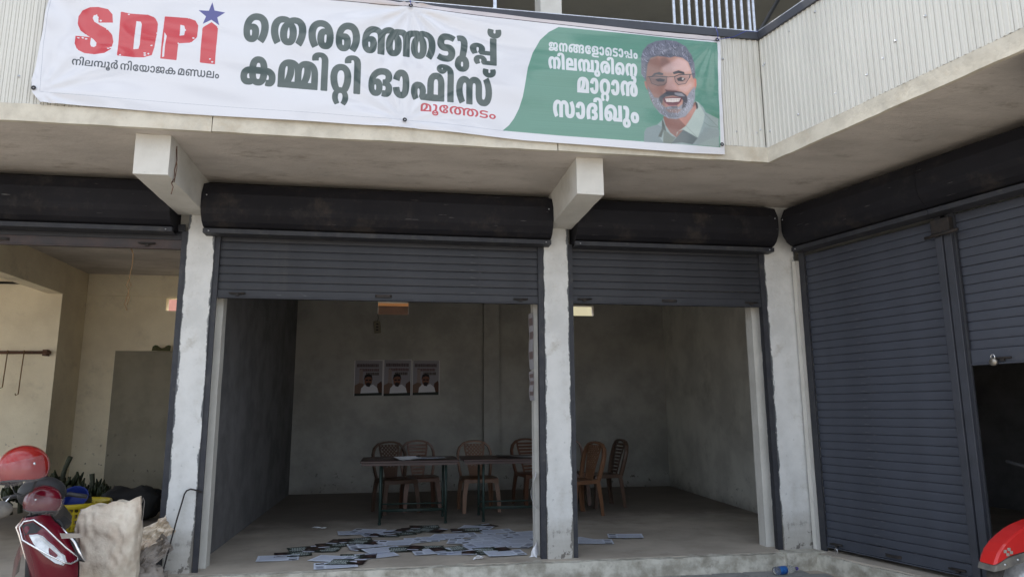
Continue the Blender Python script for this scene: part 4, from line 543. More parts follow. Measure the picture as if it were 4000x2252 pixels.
'B72':(561,'321,-12 255,-12* 149,21* 73,93* 32,207* 32,288 32,361* 74,470* 153,544* 265,581* 335,581 411,581* 498,538* 535,468* 535,427 535,382* 497,321* 431,291* 388,291 332,291* 268,327* 242,387* 242,422 242,443* 257,490* 264,502 380,509 367,492* 350,452* 350,431 350,410* 367,392* 379,392 393,392* 406,410* 406,426 406,443* 384,476* 355,476 344,476* 314,475* 303,475 267,470* 215,422* 187,342* 187,287 187,231* 206,150* 254,102* 296,94 306,94* 335,93* 347,93 368,93* 391,108* 400,130* 400,142 400,159* 387,178* 373,178 360,178* 344,159* 344,138 344,115* 357,79* 373,59 248,79 244,90* 236,127* 236,142 236,176* 262,238* 325,279* 380,279 424,279* 491,247* 529,185* 529,141 529,100* 491,30* 400,-12*'),
'B53':(662,'351,461 315,461* 254,448* 205,427* 172,402* 165,389 160,379* 163,365* 161,354 161,347* 158,317* 158,303 158,269* 175,241* 189,241 204,241* 219,266* 219,288 219,304* 211,324* 196,333* 187,333 175,333* 151,320* 134,303 87,350 107,372* 152,406* 204,426* 232,426 274,426* 332,392* 361,329* 361,284 361,245* 333,175* 262,131* 199,131 148,131* 71,172* 29,256* 29,319 29,370* 64,464* 142,538* 269,581* 361,581 442,581* 561,538* 627,459* 627,405 627,356* 581,292* 491,259* 425,258 394,319 394,341 396,341 413,341* 442,348* 452,355 460,361* 469,380* 469,393 469,416* 435,446* 381,461*|635,157 635,113* 599,52* 573,34 553,21* 504,6* 443,0* 406,0 284,0 250,0* 219,-4* 210,-9 200,-14* 190,-29* 190,-40 190,-50* 199,-66* 207,-71 216,-77* 249,-83* 284,-83 621,-83 621,-206 294,-206 218,-206* 138,-192* 109,-177 74,-159* 31,-94* 31,-45 31,-2* 63,60* 91,80 114,96* 167,114* 241,122* 296,122 391,122 420,122* 451,126* 461,134 469,140* 477,159* 477,172 477,187* 463,208* 452,214 442,219* 417,223* 396,223 394,223 394,333 548,288 589,272* 635,204*'),
'B64':(478,'445,287 445,214* 423,102* 372,27* 288,-12* 226,-12 166,-12* 89,21* 43,77* 19,148* 12,186 171,215 177,180* 192,133* 214,110* 231,110 250,110* 273,147* 284,226* 284,290 284,349* 273,423* 250,459* 231,459 216,459* 194,436* 179,390* 173,354 14,384 24,423* 54,494* 103,549* 178,581* 234,581 295,581* 377,538* 425,459* 445,352*'),
'B6':(439,'220,-12 155,-12* 69,38* 28,127* 28,185 28,245* 71,333* 156,382* 218,382 284,382* 369,333* 411,245* 411,185 411,127* 371,38* 286,-12*|219,263 200,263* 174,230* 174,184 174,141* 198,107* 220,107 239,107* 265,139* 265,185 265,230* 240,263*'),
'B52':(759,'711,569 711,0 45,0 45,305 45,386* 75,487* 106,520 133,549* 214,581* 270,581 329,581* 413,548* 439,517 468,483* 494,385* 494,307 494,210 202,210 202,122 553,122 553,569|270,459 233,459* 202,406* 202,350 202,331 337,331 337,349 337,405* 304,459*'),
'B216':(1053,'259,581 289,581* 340,567* 386,538* 408,514 391,509 427,548* 502,581* 552,581 622,581* 721,512* 773,389* 773,307 773,264* 760,193* 737,133* 721,104 695,0 628,0 553,74 576,120* 602,196* 613,268* 613,307 613,363* 589,429* 552,458* 532,458 523,458* 508,453* 502,448 490,438* 481,395* 481,348 481,0 323,0 323,348 323,395* 315,437* 303,448 298,453* 282,458* 273,458 254,458* 217,429* 192,362* 192,305 192,260* 210,173* 242,91* 263,51 130,-14 100,37* 56,139* 32,247* 32,307 32,384* 82,508* 183,581*|1005,569 1005,0 639,0 708,122 847,122 847,569'),
'B48':(684,'336,581 419,581* 529,542* 565,506 590,481* 624,416* 641,323* 641,254 641,0 43,0 43,252 43,326* 62,422* 99,487* 125,511 160,545* 267,581*|255,450 244,450* 227,437* 220,426 210,409* 198,349* 198,286 198,68 168,69 201,116* 256,224* 289,336* 289,388 289,411* 281,438* 266,450*|444,352 444,310* 425,232* 388,155* 361,112 356,118 371,120* 412,121* 433,121 486,121 486,280 486,341* 465,416* 425,459* 395,470 394,475 419,453* 444,389*'),
'B117':(956,'259,581 289,581* 341,569* 390,538* 416,511 481,272 481,0 323,0 323,348 323,395* 315,437* 303,448 298,453* 282,458* 273,458 254,458* 217,429* 192,362* 192,305 192,260* 210,173* 242,91* 263,51 130,-14 100,37* 56,139* 32,247* 32,307 32,384* 82,508* 183,581*|728,-12 661,-12* 574,41* 532,142* 532,212 532,267* 558,360* 610,445* 648,487 675,537 695,561* 726,610* 726,639 726,656* 705,681* 683,681 673,681* 652,678* 639,675 614,788 640,796* 699,803* 725,803 789,803* 856,760* 882,694* 882,659 882,607* 832,516* 791,466 764,436 745,412* 710,342* 689,255* 689,207 689,175* 695,131* 713,108* 729,108 747,108* 767,149* 767,207 767,259* 751,347* 721,414* 698,432 678,446* 637,462* 602,462 577,462* 538,450* 523,438 508,426* 490,391* 481,341* 481,306 481,20 340,20 340,232 367,467 391,499* 454,551* 543,581* 605,581 645,581* 711,566* 742,551 752,547* 774,537* 784,530 826,502* 890,410* 926,290* 926,221 926,108* 833,-12*'),
'B40':(579,'335,581 406,581* 498,537* 543,462* 543,414 543,362* 502,299* 458,278 464,287 504,271* 551,198* 551,148 551,70* 460,-12* 366,-12 343,-12* 291,-5* 266,2 289,118 303,114* 328,110* 341,110 367,110* 393,136* 393,162 393,178* 382,201* 372,208 362,216* 333,222* 307,222 286,222 286,341 303,341 327,341* 356,349* 363,354 375,362* 385,385* 385,401 385,427* 355,459* 327,459 283,459* 223,398* 193,292* 193,225 193,170* 205,71* 215,29 64,-4 50,46* 33,171* 33,227 33,336* 100,494* 234,581*'),
'B24':(905,'341,581 424,581* 534,533* 598,453* 625,354* 625,303 625,249* 601,159* 555,76* 522,35 513,0 474,0 399,74 416,102* 445,170* 464,250* 464,295 464,343* 440,416* 386,458* 339,458 296,458* 219,409* 171,314* 171,245 171,235 171,178* 183,123* 204,106* 215,106 225,106* 239,118* 247,147* 247,173 247,213* 228,243* 211,243 191,243* 155,208* 125,164 99,278 130,312* 208,356* 255,356 304,356* 367,312* 398,234* 398,184 398,121* 358,33* 279,-12* 220,-12 165,-12* 80,38* 31,149* 31,242 31,348* 109,499* 249,581*|857,569 857,0 492,0 550,122 699,122 699,569'),
}
LINES = {
'L1':'B71 B38 B50 B71 B183 B33 B67 B208 B77',
'L2':'B23 B215 B65 B220 B65 _ B21 B45 B66 B58 B77',
'L3':'R48 R68 R72 R196 R33 R6',
'L4':'R42 R65 R52 R216 R68 R118 _ R42 R65 R72 R49 R64 R30 R23 _ R48 R187 R52 R6',
'R1':'B30 B42 B175 B72 B53 B64 B71 B33 B64 B208 B6',
'R2':'B42 B65 B52 B216 B67 B50 B65 B71 B42',
'R3':'B48 B64 B220 B64 B117',
'R4':'B58 B64 B40 B65 B24 B67 B6',
}
LINE_FRAME = {
'L1':(-1.235,4.131,0.768,4.085,0.247,0.241),
'L2':(-1.235,3.782,0.722,3.734,0.233,0.241),
'L3':(0.126,3.655,0.726,3.626,0.072,0.066),
'L4':(-2.422,3.842,-1.392,3.807,0.049,0.060),
'R1':(1.167,4.252,1.930,4.231,0.080,0.086),
'R2':(1.163,4.091,1.921,4.074,0.113,0.114),
'R3':(1.403,3.901,1.919,3.896,0.138,0.134),
'R4':(1.197,3.678,1.922,3.662,0.149,0.148),
}
GREEN=[(1.253, 4.468), (1.17, 4.416), (1.095, 4.339), (1.032, 4.221), (0.99, 4.087), (0.963, 3.924), (0.945, 3.827), (0.915, 3.728), (0.875, 3.642), (0.833, 3.581), (0.781, 3.532), (1.273, 3.514), (1.922, 3.503), (2.63, 3.493), (2.645, 3.892), (2.661, 4.438), (2.657, 4.449), (1.958, 4.462)]
SD={
'S':[(-2.174,4.202),(-2.182,4.267),(-2.215,4.305),(-2.285,4.316),(-2.342,4.31),(-2.393,4.282),(-2.418,4.234),(-2.417,4.171),(-2.393,4.122),(-2.351,4.091),(-2.3,4.062),(-2.276,4.035),(-2.276,4.011),(-2.289,3.998),(-2.309,4.001),(-2.318,4.021),(-2.317,4.075),(-2.422,4.076),(-2.419,4.012),(-2.397,3.963),(-2.347,3.941),(-2.279,3.939),(-2.213,3.956),(-2.173,3.993),(-2.161,4.051),(-2.173,4.107),(-2.211,4.149),(-2.262,4.174),(-2.303,4.198),(-2.317,4.226),(-2.31,4.249),(-2.289,4.254),(-2.277,4.235),(-2.273,4.193)],
'D':[(-2.126,4.296),(-2.056,4.287),(-1.937,4.29),(-1.885,4.271),(-1.86,4.227),(-1.857,4.141),(-1.866,4.025),(-1.881,3.961),(-1.938,3.939),(-2.007,3.935),(-2.124,3.941)],
'D_hole':[(-2.013,4.231),(-2.015,3.999),(-1.978,4.004),(-1.971,4.039),(-1.972,4.206),(-1.981,4.228)],
'P':[(-1.816,4.287),(-1.645,4.286),(-1.593,4.269),(-1.57,4.23),(-1.571,4.131),(-1.61,4.081),(-1.699,4.068),(-1.704,3.933),(-1.819,3.939)],
'P_hole':[(-1.699,4.227),(-1.696,4.132),(-1.664,4.14),(-1.66,4.187),(-1.67,4.221)],
'i':[(-1.538,4.216),(-1.475,4.266),(-1.426,4.228),(-1.427,3.92),(-1.536,3.926)],
'star':[(-1.481,4.433),(-1.461,4.366),(-1.383,4.356),(-1.437,4.309),(-1.418,4.244),(-1.478,4.286),(-1.538,4.247),(-1.519,4.311),(-1.576,4.358),(-1.502,4.36)],
'streak':[(-1.806,4.154),(-1.786,4.124),(-1.792,4.043),(-1.793,3.956),(-1.808,3.949),(-1.807,4.03),(-1.803,4.088)],
'spots':[(-2.07,4.28),(-2.401,4.061),(-2.371,4.064),(-2.348,4.058),(-2.26,4.21),(-2.193,3.997),(-2.174,4.004),(-1.887,4.037),(-1.931,3.974),(-1.906,3.97),(-2.103,3.948),(-1.595,4.121),(-1.663,4.185),(-1.465,3.96),(-1.448,3.938),(-1.93,3.957)],
}

PO=[
([(1.957,3.501),(1.965,3.591),(1.986,3.625),(2.079,3.659),(2.126,3.706),(2.138,3.723),(2.262,3.61),(2.427,3.895),(2.455,3.884),(2.494,3.846),(2.516,3.798),(2.629,3.747),(2.622,3.497),(2.451,3.5),(2.192,3.499)],(0.60,0.66,0.65),1.0,0),
([(1.957,3.501),(1.965,3.591),(1.986,3.625),(2.079,3.659),(2.123,3.641),(2.087,3.559),(2.125,3.505),(2.192,3.499)],(0.50,0.56,0.56),1.0,0),
([(2.516,3.798),(2.624,3.673),(2.632,3.748)],(0.62,0.67,0.66),1.0,0),
([(2.43,3.563),(2.501,3.665),(2.631,3.649),(2.628,3.591),(2.536,3.561),(2.418,3.498),(2.386,3.504)],(0.58,0.63,0.63),1.0,0),
([(2.135,3.735),(2.152,3.659),(2.189,3.597),(2.243,3.556),(2.312,3.637),(2.382,3.731),(2.436,3.825),(2.431,3.891),(2.302,3.767)],(0.56,0.38,0.31),1.0,0),
([(2.268,3.732),(2.333,3.744),(2.404,3.839),(2.434,3.866),(2.436,3.825),(2.382,3.731),(2.329,3.663)],(0.74,0.53,0.46),1.0,0),
([(2.126,3.715),(2.118,3.625),(2.083,3.554),(2.111,3.55),(2.134,3.618),(2.165,3.6),(2.203,3.566),(2.235,3.555),(2.192,3.501),(2.125,3.505),(2.164,3.579),(2.137,3.683)],(0.31,0.34,0.29),1.0,0),
([(2.134,3.618),(2.165,3.6),(2.203,3.566),(2.233,3.554),(2.194,3.499),(2.124,3.503)],(0.44,0.48,0.43),1.0,0),
([(2.427,3.895),(2.455,3.88),(2.507,3.781),(2.486,3.697),(2.43,3.562),(2.303,3.628),(2.262,3.61),(2.24,3.564),(2.249,3.601),(2.329,3.663),(2.382,3.739),(2.436,3.833)],(0.72,0.77,0.74),1.0,0),
([(2.427,3.895),(2.445,3.871),(2.448,3.834),(2.435,3.817)],(0.2,0.2,0.18),1.0,0),
([(2.243,3.556),(2.305,3.627),(2.43,3.562),(2.382,3.504),(2.289,3.514),(2.192,3.499)],(0.37,0.41,0.4),1.0,0),
([(1.981,4.04),(2.001,4.036),(2.02,3.956),(1.999,3.967),(1.986,3.999)],(0.66,0.42,0.35),1.0,0),
([(2.43,4.109),(2.45,4.094),(2.45,4.042),(2.429,3.974),(2.42,4.031)],(0.8,0.44,0.33),1.0,0),
([(1.997,4.19),(1.993,4.041),(2.008,3.96),(2.029,3.879),(2.062,3.816),(2.132,3.756),(2.195,3.727),(2.268,3.74),(2.352,3.795),(2.405,3.873),(2.43,3.957),(2.437,4.074),(2.432,4.141),(2.408,4.24),(2.361,4.287),(2.263,4.313),(2.107,4.291),(2.032,4.252)],(0.80,0.60,0.52),1.0,0),
([(1.997,4.19),(1.993,4.041),(2.008,3.96),(2.062,3.816),(2.14,3.764),(2.166,3.889),(2.133,3.969),(2.176,4.021),(2.179,4.088),(2.124,4.134),(2.143,4.185),(2.106,4.274),(2.032,4.252)],(0.66,0.47,0.39),1.0,0),
([(2.134,4.176),(2.218,4.225),(2.294,4.277),(2.368,4.254),(2.401,4.172),(2.354,4.143),(2.289,4.163),(2.238,4.134),(2.157,4.136)],(0.88,0.73,0.7),1.0,0),
([(2.13,4.26),(2.187,4.273),(2.218,4.225),(2.159,4.187),(2.134,4.168)],(0.62,0.44,0.37),1.0,0),
([(2.278,4.021),(2.348,4.034),(2.408,4.072),(2.415,4.031),(2.361,3.969),(2.312,3.973),(2.289,3.988)],(0.86,0.7,0.66),1.0,0),
([(2.022,4.01),(2.094,3.995),(2.151,4.003),(2.149,3.97),(2.107,3.917),(2.05,3.913)],(0.7,0.5,0.42),1.0,0),
([(2.199,4.085),(2.228,4.093),(2.259,4.044),(2.28,3.988),(2.267,3.969),(2.231,3.971),(2.182,3.971),(2.158,3.979),(2.176,4.03)],(0.86,0.68,0.64),1.0,0),
([(2.16,3.979),(2.182,3.972),(2.231,3.972),(2.276,3.974),(2.263,3.96),(2.214,3.96),(2.173,3.962)],(0.38,0.22,0.18),1.0,0),
([(2.007,4.001),(2.028,3.961),(2.065,3.898),(2.106,3.897),(2.124,3.845),(2.159,3.819),(2.208,3.834),(2.273,3.83),(2.323,3.867),(2.355,3.927),(2.395,3.988),(2.437,4.032),(2.429,3.924),(2.399,3.831),(2.334,3.749),(2.251,3.719),(2.179,3.722),(2.108,3.762),(2.055,3.832),(2.018,3.928)],(0.6,0.6,0.63),1.0,0),
([(2.106,3.905),(2.173,3.959),(2.247,3.973),(2.312,3.969),(2.352,3.943),(2.362,3.903),(2.338,3.835),(2.304,3.816),(2.32,3.891),(2.301,3.919),(2.229,3.93),(2.163,3.913),(2.138,3.887),(2.132,3.845),(2.105,3.876)],(0.3,0.27,0.28),1.0,0),
([(2.246,3.96),(2.312,3.958),(2.343,3.93),(2.278,3.93),(2.245,3.94)],(0.62,0.6,0.62),1.0,0),
([(2.208,3.833),(2.269,3.84),(2.264,3.818),(2.223,3.815)],(0.45,0.42,0.44),1.0,0),
([(2.158,3.802),(2.239,3.812),(2.304,3.812),(2.27,3.777),(2.189,3.776)],(0.68,0.52,0.46),0.7,0),
([(2.138,3.895),(2.228,3.914),(2.314,3.92),(2.295,3.873),(2.261,3.844),(2.192,3.84),(2.153,3.863)],(0.42,0.17,0.18),1.0,0),
([(2.158,3.895),(2.228,3.906),(2.301,3.912),(2.283,3.879),(2.226,3.868),(2.169,3.868)],(0.95,0.93,0.9),1.0,0),
([(2.153,3.862),(2.241,3.856),(2.301,3.883),(2.282,3.856),(2.224,3.834),(2.176,3.837)],(0.8,0.46,0.47),1.0,0),
([(1.957,4.104),(1.959,4.246),(1.979,4.314),(2.029,4.377),(2.104,4.417),(2.195,4.437),(2.285,4.431),(2.366,4.387),(2.416,4.317),(2.439,4.226),(2.442,4.121),(2.424,4.094),(2.414,4.119),(2.405,4.172),(2.383,4.242),(2.336,4.281),(2.262,4.287),(2.22,4.271),(2.163,4.275),(2.106,4.274),(2.044,4.253),(2.015,4.192),(2.003,4.108),(1.995,4.041),(1.976,4.073)],(0.42,0.42,0.47),1.0,'hair'),
([(2.049,4.088),(2.075,4.116),(2.116,4.129),(2.152,4.119),(2.147,4.106),(2.091,4.108)],(0.2,0.16,0.15),1.0,0),
([(2.238,4.136),(2.289,4.157),(2.337,4.146),(2.343,4.128),(2.287,4.134),(2.246,4.122)],(0.2,0.16,0.15),1.0,0),
([(2.029,4.075),(2.073,4.086),(2.181,4.088),(2.175,4.038),(2.151,4.013),(2.094,4.005),(2.046,4.02)],(0.60,0.47,0.42),1.0,0),
([(2.249,4.093),(2.286,4.113),(2.388,4.127),(2.383,4.095),(2.349,4.044),(2.282,4.028),(2.257,4.052)],(0.70,0.54,0.49),1.0,0),
([(2.08,4.06),(2.122,4.075),(2.166,4.066),(2.153,4.049),(2.104,4.045)],(0.22,0.17,0.16),1.0,0),
([(2.273,4.083),(2.311,4.102),(2.351,4.089),(2.325,4.067),(2.284,4.066)],(0.2,0.15,0.14),1.0,0),
([(2.318,4.096),(2.339,4.094),(2.332,4.079),(2.317,4.075)],(0.85,0.82,0.8),1.0,0),
]

def flat_contour(s, n=5):
    c=[]
    for t in s.split():
        on=not t.endswith('*'); x,y=t.rstrip('*').split(','); c.append((float(x),float(y),on))
    pts=[]
    for i,a in enumerate(c):
        b=c[(i+1)%len(c)]; pts.append(a)
        if not a[2] and not b[2]: pts.append(((a[0]+b[0])/2,(a[1]+b[1])/2,True))
    k=next(i for i,q in enumerate(pts) if q[2]); pts=pts[k:]+pts[:k+1]
    out=[]; i=0
    while i<len(pts)-1:
        a=pts[i]; out.append(a[:2])
        if not pts[i+1][2]:
            b,e=pts[i+1],pts[i+2]
            for s_ in range(1,n):
                t=s_/n; out.append(((1-t)**2*a[0]+2*t*(1-t)*b[0]+t*t*e[0],(1-t)**2*a[1]+2*t*(1-t)*b[1]+t*t*e[1]))
            i+=2
        else: i+=1
    return np.array(out)
def fill(img, contours, color, alpha=1.0, ss=3, grow=0):
    """img HxWx3 (row 0 top); contours: list of Nx2 px coords; nonzero winding"""
    H,W=img.shape[:2]
    allp=np.vstack(contours)
    x0=max(int(np.floor(allp[:,0].min()))-1-grow,0);x1=min(int(np.ceil(allp[:,0].max()))+2+grow,W)
    y0=max(int(np.floor(allp[:,1].min()))-1-grow,0);y1=min(int(np.ceil(allp[:,1].max()))+2+grow,H)
    if x1<=x0 or y1<=y0: return
    w=(x1-x0)*ss;h=(y1-y0)*ss
    D=np.zeros((h,w+1),np.int32)
    for c in contours:
        p=(np.asarray(c)-(x0,y0))*ss
        q=np.roll(p,-1,0)
        for (ax,ay),(bx,by) in zip(p,q):
            if ay==by: continue
            sg=1
            if ay>by: ax,ay,bx,by=bx,by,ax,ay; sg=-1
            r0=max(int(np.ceil(ay-.5)),0);r1=min(int(np.ceil(by-.5)),h)
            if r1<=r0: continue
            r=np.arange(r0,r1);xx=ax+(r+.5-ay)*(bx-ax)/(by-ay)
            np.add.at(D,(r,np.clip(np.ceil(xx-.5),0,w).astype(int)),sg)
    M=(np.cumsum(D,1)[:,:w]!=0).astype(np.float32).reshape(y1-y0,ss,x1-x0,ss).mean((1,3))
    for _ in range(grow):
        P=np.pad(M,1); M=np.maximum.reduce([M,P[:-2,1:-1],P[2:,1:-1],P[1:-1,:-2],P[1:-1,2:]])
    M=(M*alpha)[...,None]
    img[y0:y1,x0:x1]=img[y0:y1,x0:x1]*(1-M)+np.array(color,np.float32)*M
def line_shapes(name,GLYPHS,LINES,track=0,marks={}):
    x=0;cs=[]
    for t in LINES[name].split():
        if t=='_': x+=260;continue
        ad,s=GLYPHS[t]
        dx,dy=marks.get(t,(0,0))
        for c in s.split('|'):
            if c: p=flat_contour(c);cs.append(p+(x+dx,dy))
        x+=ad+track
    return cs
def stroke(img, pts, w, color, alpha=1.0, closed=False, ss=3):
    pts = [np.array(p, float) for p in pts]
    if closed: pts.append(pts[0])
    for a, b in zip(pts[:-1], pts[1:]):
        d = b - a; L = np.hypot(*d)
        if L < 1e-6: continue
        d /= L; n = np.array([-d[1], d[0]]) * w / 2; e = d * w * 0.25
        fill(img, [np.array([a + n - e, b + n + e, b - n + e, a - n - e])], color, alpha, ss)
def to_image(name, arr):
    h, w = arr.shape[:2]
    im = bpy.data.images.new(name, w, h, alpha=False)
    px = np.ones((h, w, 4), np.float32); px[..., :3] = np.clip(arr[::-1], 0, 1)
    im.pixels.foreach_set(px.ravel()); im.update(); im.pack(); return im
def print_mat(name, arr, rough=0.6, coat=0.0, bump=0.0, bscale=20, gain=1.0, spec=0.4):
    mt = bpy.data.materials.new(name); mt.use_nodes = True; n = mt.node_tree.nodes; l = mt.node_tree.links; b = n['Principled BSDF']
    t = n.new('ShaderNodeTexImage'); t.image = to_image(name, arr); uv = n.new('ShaderNodeUVMap'); uv.uv_map = 'UVMap'
    l.new(uv.outputs[0], t.inputs['Vector'])
    g = n.new('ShaderNodeMix'); g.data_type = 'RGBA'; g.blend_type = 'MULTIPLY'; g.inputs[0].default_value = 1; g.inputs[7].default_value = (gain, gain, gain, 1)
    l.new(t.outputs['Color'], g.inputs[6]); l.new(g.outputs[2], b.inputs['Base Color'])
    b.inputs['Roughness'].default_value = rough; b.inputs['Specular IOR Level'].default_value = spec
    b.inputs['Coat Weight'].default_value = coat; b.inputs['Coat Roughness'].default_value = 0.07; b.inputs['Coat IOR'].default_value = 1.55
    if bump:
        tc = n.new('ShaderNodeTexCoord'); nz = n.new('ShaderNodeTexNoise'); nz.inputs['Scale'].default_value = bscale; nz.inputs['Detail'].default_value = 5
        bp = n.new('ShaderNodeBump'); bp.inputs['Strength'].default_value = bump; bp.inputs['Distance'].default_value = 0.01
        l.new(tc.outputs['Object'], nz.inputs['Vector']); l.new(nz.outputs['Fac'], bp.inputs['Height']); l.new(bp.outputs['Normal'], b.inputs['Normal'])
    return mt

# ------------------------------------------------------------------ the banner's print
BX0, BX1, BZ0, BZ1, PPM = -2.70, 2.72, 3.40, 4.62, 560
BW, BH = int((BX1 - BX0) * PPM), int((BZ1 - BZ0) * PPM)
def bpx(p): p = np.asarray(p, float); return np.stack([(p[..., 0] - BX0) * PPM, (BZ1 - p[..., 1]) * PPM], -1)
def banner_art():
    img = np.ones((BH, BW, 3), np.float32) * np.array((0.955, 0.96, 0.985), np.float32)
    r = random.Random(3)
    # green field with faint weave lines
    fill(img, [bpx(GREEN)], (0.36, 0.60, 0.50))
    gx0 = int((1.0 - BX0) * PPM)
    for y in range(0, BH, 3):
        k = 0.018 * r.uniform(-1, 1); row = img[y:y + 2, gx0:]; msk = (row[..., 1] - row[..., 0]) > 0.12; row[msk] += k
    # emblem word
    red = (0.86, 0.12, 0.14)
    def shp(k, c): fill(img, [bpx(SD[k])], c)
    W = (0.955, 0.96, 0.985)
    for k in 'SDPi': shp(k, red)
    shp('D_hole', W); shp('P_hole', W); shp('streak', W); shp('star', (0.20, 0.18, 0.56))
    for q in SD['spots']:
        a = [(q[0] + 0.010 * math.cos(t) * r.uniform(.6, 1.3), q[1] + 0.007 * math.sin(t) * r.uniform(.6, 1.3)) for t in [i * 0.9 for i in range(7)]]
        fill(img, [bpx(a)], W)
    for k in 'SDPi':
        P_ = np.array(SD[k]); c0, c1 = P_.min(0), P_.max(0)
        for _ in range(10):
            e = P_[r.randrange(len(P_))]; s = r.uniform(.003, .007)
            fill(img, [bpx([(e[0] + s * math.cos(t) * r.uniform(.5, 1.2), e[1] + s * math.sin(t)) for t in [i * 1.05 for i in range(6)]])], W)
    # lettering
    dark = (0.20, 0.275, 0.225)
    col = dict(L1=dark, L2=dark, L3=(0.80, 0.16, 0.20), L4=(0.13, 0.15, 0.17), R1=(.93, .95, .97), R2=(.93, .95, .97), R3=(.93, .95, .97), R4=(.93, .95, .97))
    for k, (x0, z0, x1, z1, h0, h1) in LINE_FRAME.items():
        x = 0; placed = []; up = 0.72 if k in ('L1', 'L2', 'R2', 'R4') else 1.0
        for t in LINES[k].split():
            if t == '_': x += 150 if t[0] == '_' and k[0] != 'L4' else 240; continue
            ad, s = GLYPHS[t]
            cs = [flat_contour(c) for c in s.split('|') if c]
            if t == 'B208':                                   # stacked letter drawn within the line's own height
                cs = [np.c_[c[:, 0], (c[:, 1] + 320) * 600 / 920] for c in cs]
            elif k in ('L1', 'L2', 'R1', 'R2', 'R3', 'R4'):    # marks below the line are kept shallow
                cs = [np.c_[c[:, 0], np.where(c[:, 1] < 0, c[:, 1] * 0.8, np.where(c[:, 1] > 620, 620 + (c[:, 1] - 620) * up, c[:, 1]))] for c in cs]
            placed += [c + (x, 0) for c in cs]; x += ad + (14 if k[0] == 'L' else 8)
        mn = min(c[:, 0].min() for c in placed); mx = max(c[:, 0].max() for c in placed)
        out = []
        for c in placed:
            u = (c[:, 0] - mn) / (mx - mn)
            out.append(bpx(np.c_[x0 + (x1 - x0) * u, z0 + (z1 - z0) * u + (h0 + (h1 - h0) * u) * c[:, 1] / 600]))
        fill(img, out, col[k], grow=2 if k in ('L1', 'L2') else (1 if k in ('R2', 'R3', 'R4') else 0))
    # portrait
    rr = random.Random(11)
    def dark_soft(c, f): return tuple(max(0, min(1, v * f)) for v in c)
    n_skin = next(i for i, q in enumerate(PO) if q[1] == (.60, .60, .63))
    x0_, y0_ = bpx(np.array((1.93, 4.45))).astype(int); x1_, y1_ = bpx(np.array((2.64, 3.50))).astype(int)
    def blur(rad, mask=None):
        reg = img[y0_:y1_, x0_:x1_].copy(); pad = np.pad(reg, ((rad, rad), (rad, rad), (0, 0)), 'edge'); acc = np.zeros_like(reg)
        for dy in range(2 * rad + 1):
            for dx in range(2 * rad + 1): acc += pad[dy:dy + reg.shape[0], dx:dx + reg.shape[1]]
        soft = acc / (2 * rad + 1) ** 2
        img[y0_:y1_, x0_:x1_] = soft if mask is None else reg * (1 - mask) + soft * mask
    for pts, c, a, g in PO[:n_skin]: fill(img, [bpx(np.array(pts))], c, a)
    fm = np.zeros_like(img)
    for q in PO[:n_skin]:
        if q[1] == (0.80, 0.60, 0.52): fill(fm, [bpx(np.array(q[0]))], (1, 1, 1))
    fm = fm[y0_:y1_, x0_:x1_, :1]
    blur(6, fm); blur(5, fm)
    for pts, c, a, g in PO[n_skin:]: fill(img, [bpx(np.array(pts))], c, a)
    blur(2); blur(1)
    yy, xx = np.mgrid[0:y1_ - y0_, 0:x1_ - x0_]; hc = bpx(np.array((2.43, 4.10))) - (x0_, y0_)
    side = np.clip((np.abs(xx - hc[0]) / 118.0) ** 3, 0, 1)[..., None] * 0.16 * fm
    img[y0_:y1_, x0_:x1_] *= (1 - side)
    nz_ = np.random.RandomState(4).normal(0, 1, (y1_ - y0_, x1_ - x0_, 1)); img[y0_:y1_, x0_:x1_] = np.clip(img[y0_:y1_, x0_:x1_] + nz_ * 0.018, 0, 1)
    for k_i, (pts, c, a, g) in enumerate(PO):
        P_ = np.array(pts)
        if k_i in SHARP: fill(img, [bpx(P_)], c, a * .85)
        if g == 'hair' or c == (.60, .60, .63):
            hair = g == 'hair'
            cx, cy = (2.44, 4.28) if hair else (2.43, 4.00)
            c0, c1 = P_.min(0), P_.max(0)
            def inside(x, y):
                n = False; j = len(P_) - 1
                for i in range(len(P_)):
                    if (P_[i][1] > y) != (P_[j][1] > y) and x < (P_[j][0] - P_[i][0]) * (y - P_[i][1]) / (P_[j][1] - P_[i][1]) + P_[i][0]: n = not n
                    j = i
                return n
            for _ in range(520 if hair else 420):
                x, y = rr.uniform(c0[0], c1[0]), rr.uniform(c0[1], c1[1])
                if not inside(x, y): continue
                th = math.atan2(y - cy, x - cx) + math.pi / 2 + rr.uniform(-.5, .5) if hair else -math.pi / 2 + (x - cx) * 2.5 + rr.uniform(-.5, .5)
                L = rr.uniform(.015, .045) if hair else rr.uniform(.008, .018)
                q = [(x + L * k_ / 3 * math.cos(th + .25 * k_), y + L * k_ / 3 * math.sin(th + .25 * k_)) for k_ in range(4)]
                if not inside(*q[-1]): continue
                lum = rr.choice([.16, .2, .28, .62, .74, .82]) if hair else rr.choice([.3, .42, .74, .82, .88])
                stroke(img, bpx(np.array(q)), 1.5, (lum * .97, lum * .97, lum * 1.06), .75, ss=2)
    cr = lambda L: bpx(np.array([PX(x, y) for x, y in L]))
    for L, w in (([(245, 562), (300, 553), (432, 560), (428, 620), (400, 648), (330, 652), (270, 630)], 1.8), ([(515, 560), (560, 540), (683, 532), (678, 570), (640, 628), (560, 642), (527, 610)], 1.8)):
        stroke(img, cr(L), w, (.10, .09, .10), 1, True)
    for L, w in (([(225, 560), (300, 549), (440, 558)], 3.2), ([(440, 562), (475, 556), (515, 560)], 2.6), ([(515, 556), (560, 537), (690, 530), (738, 524)], 3.2), ([(690, 534), (685, 566)], 3)):
        stroke(img, cr(L), w, (.10, .09, .10))
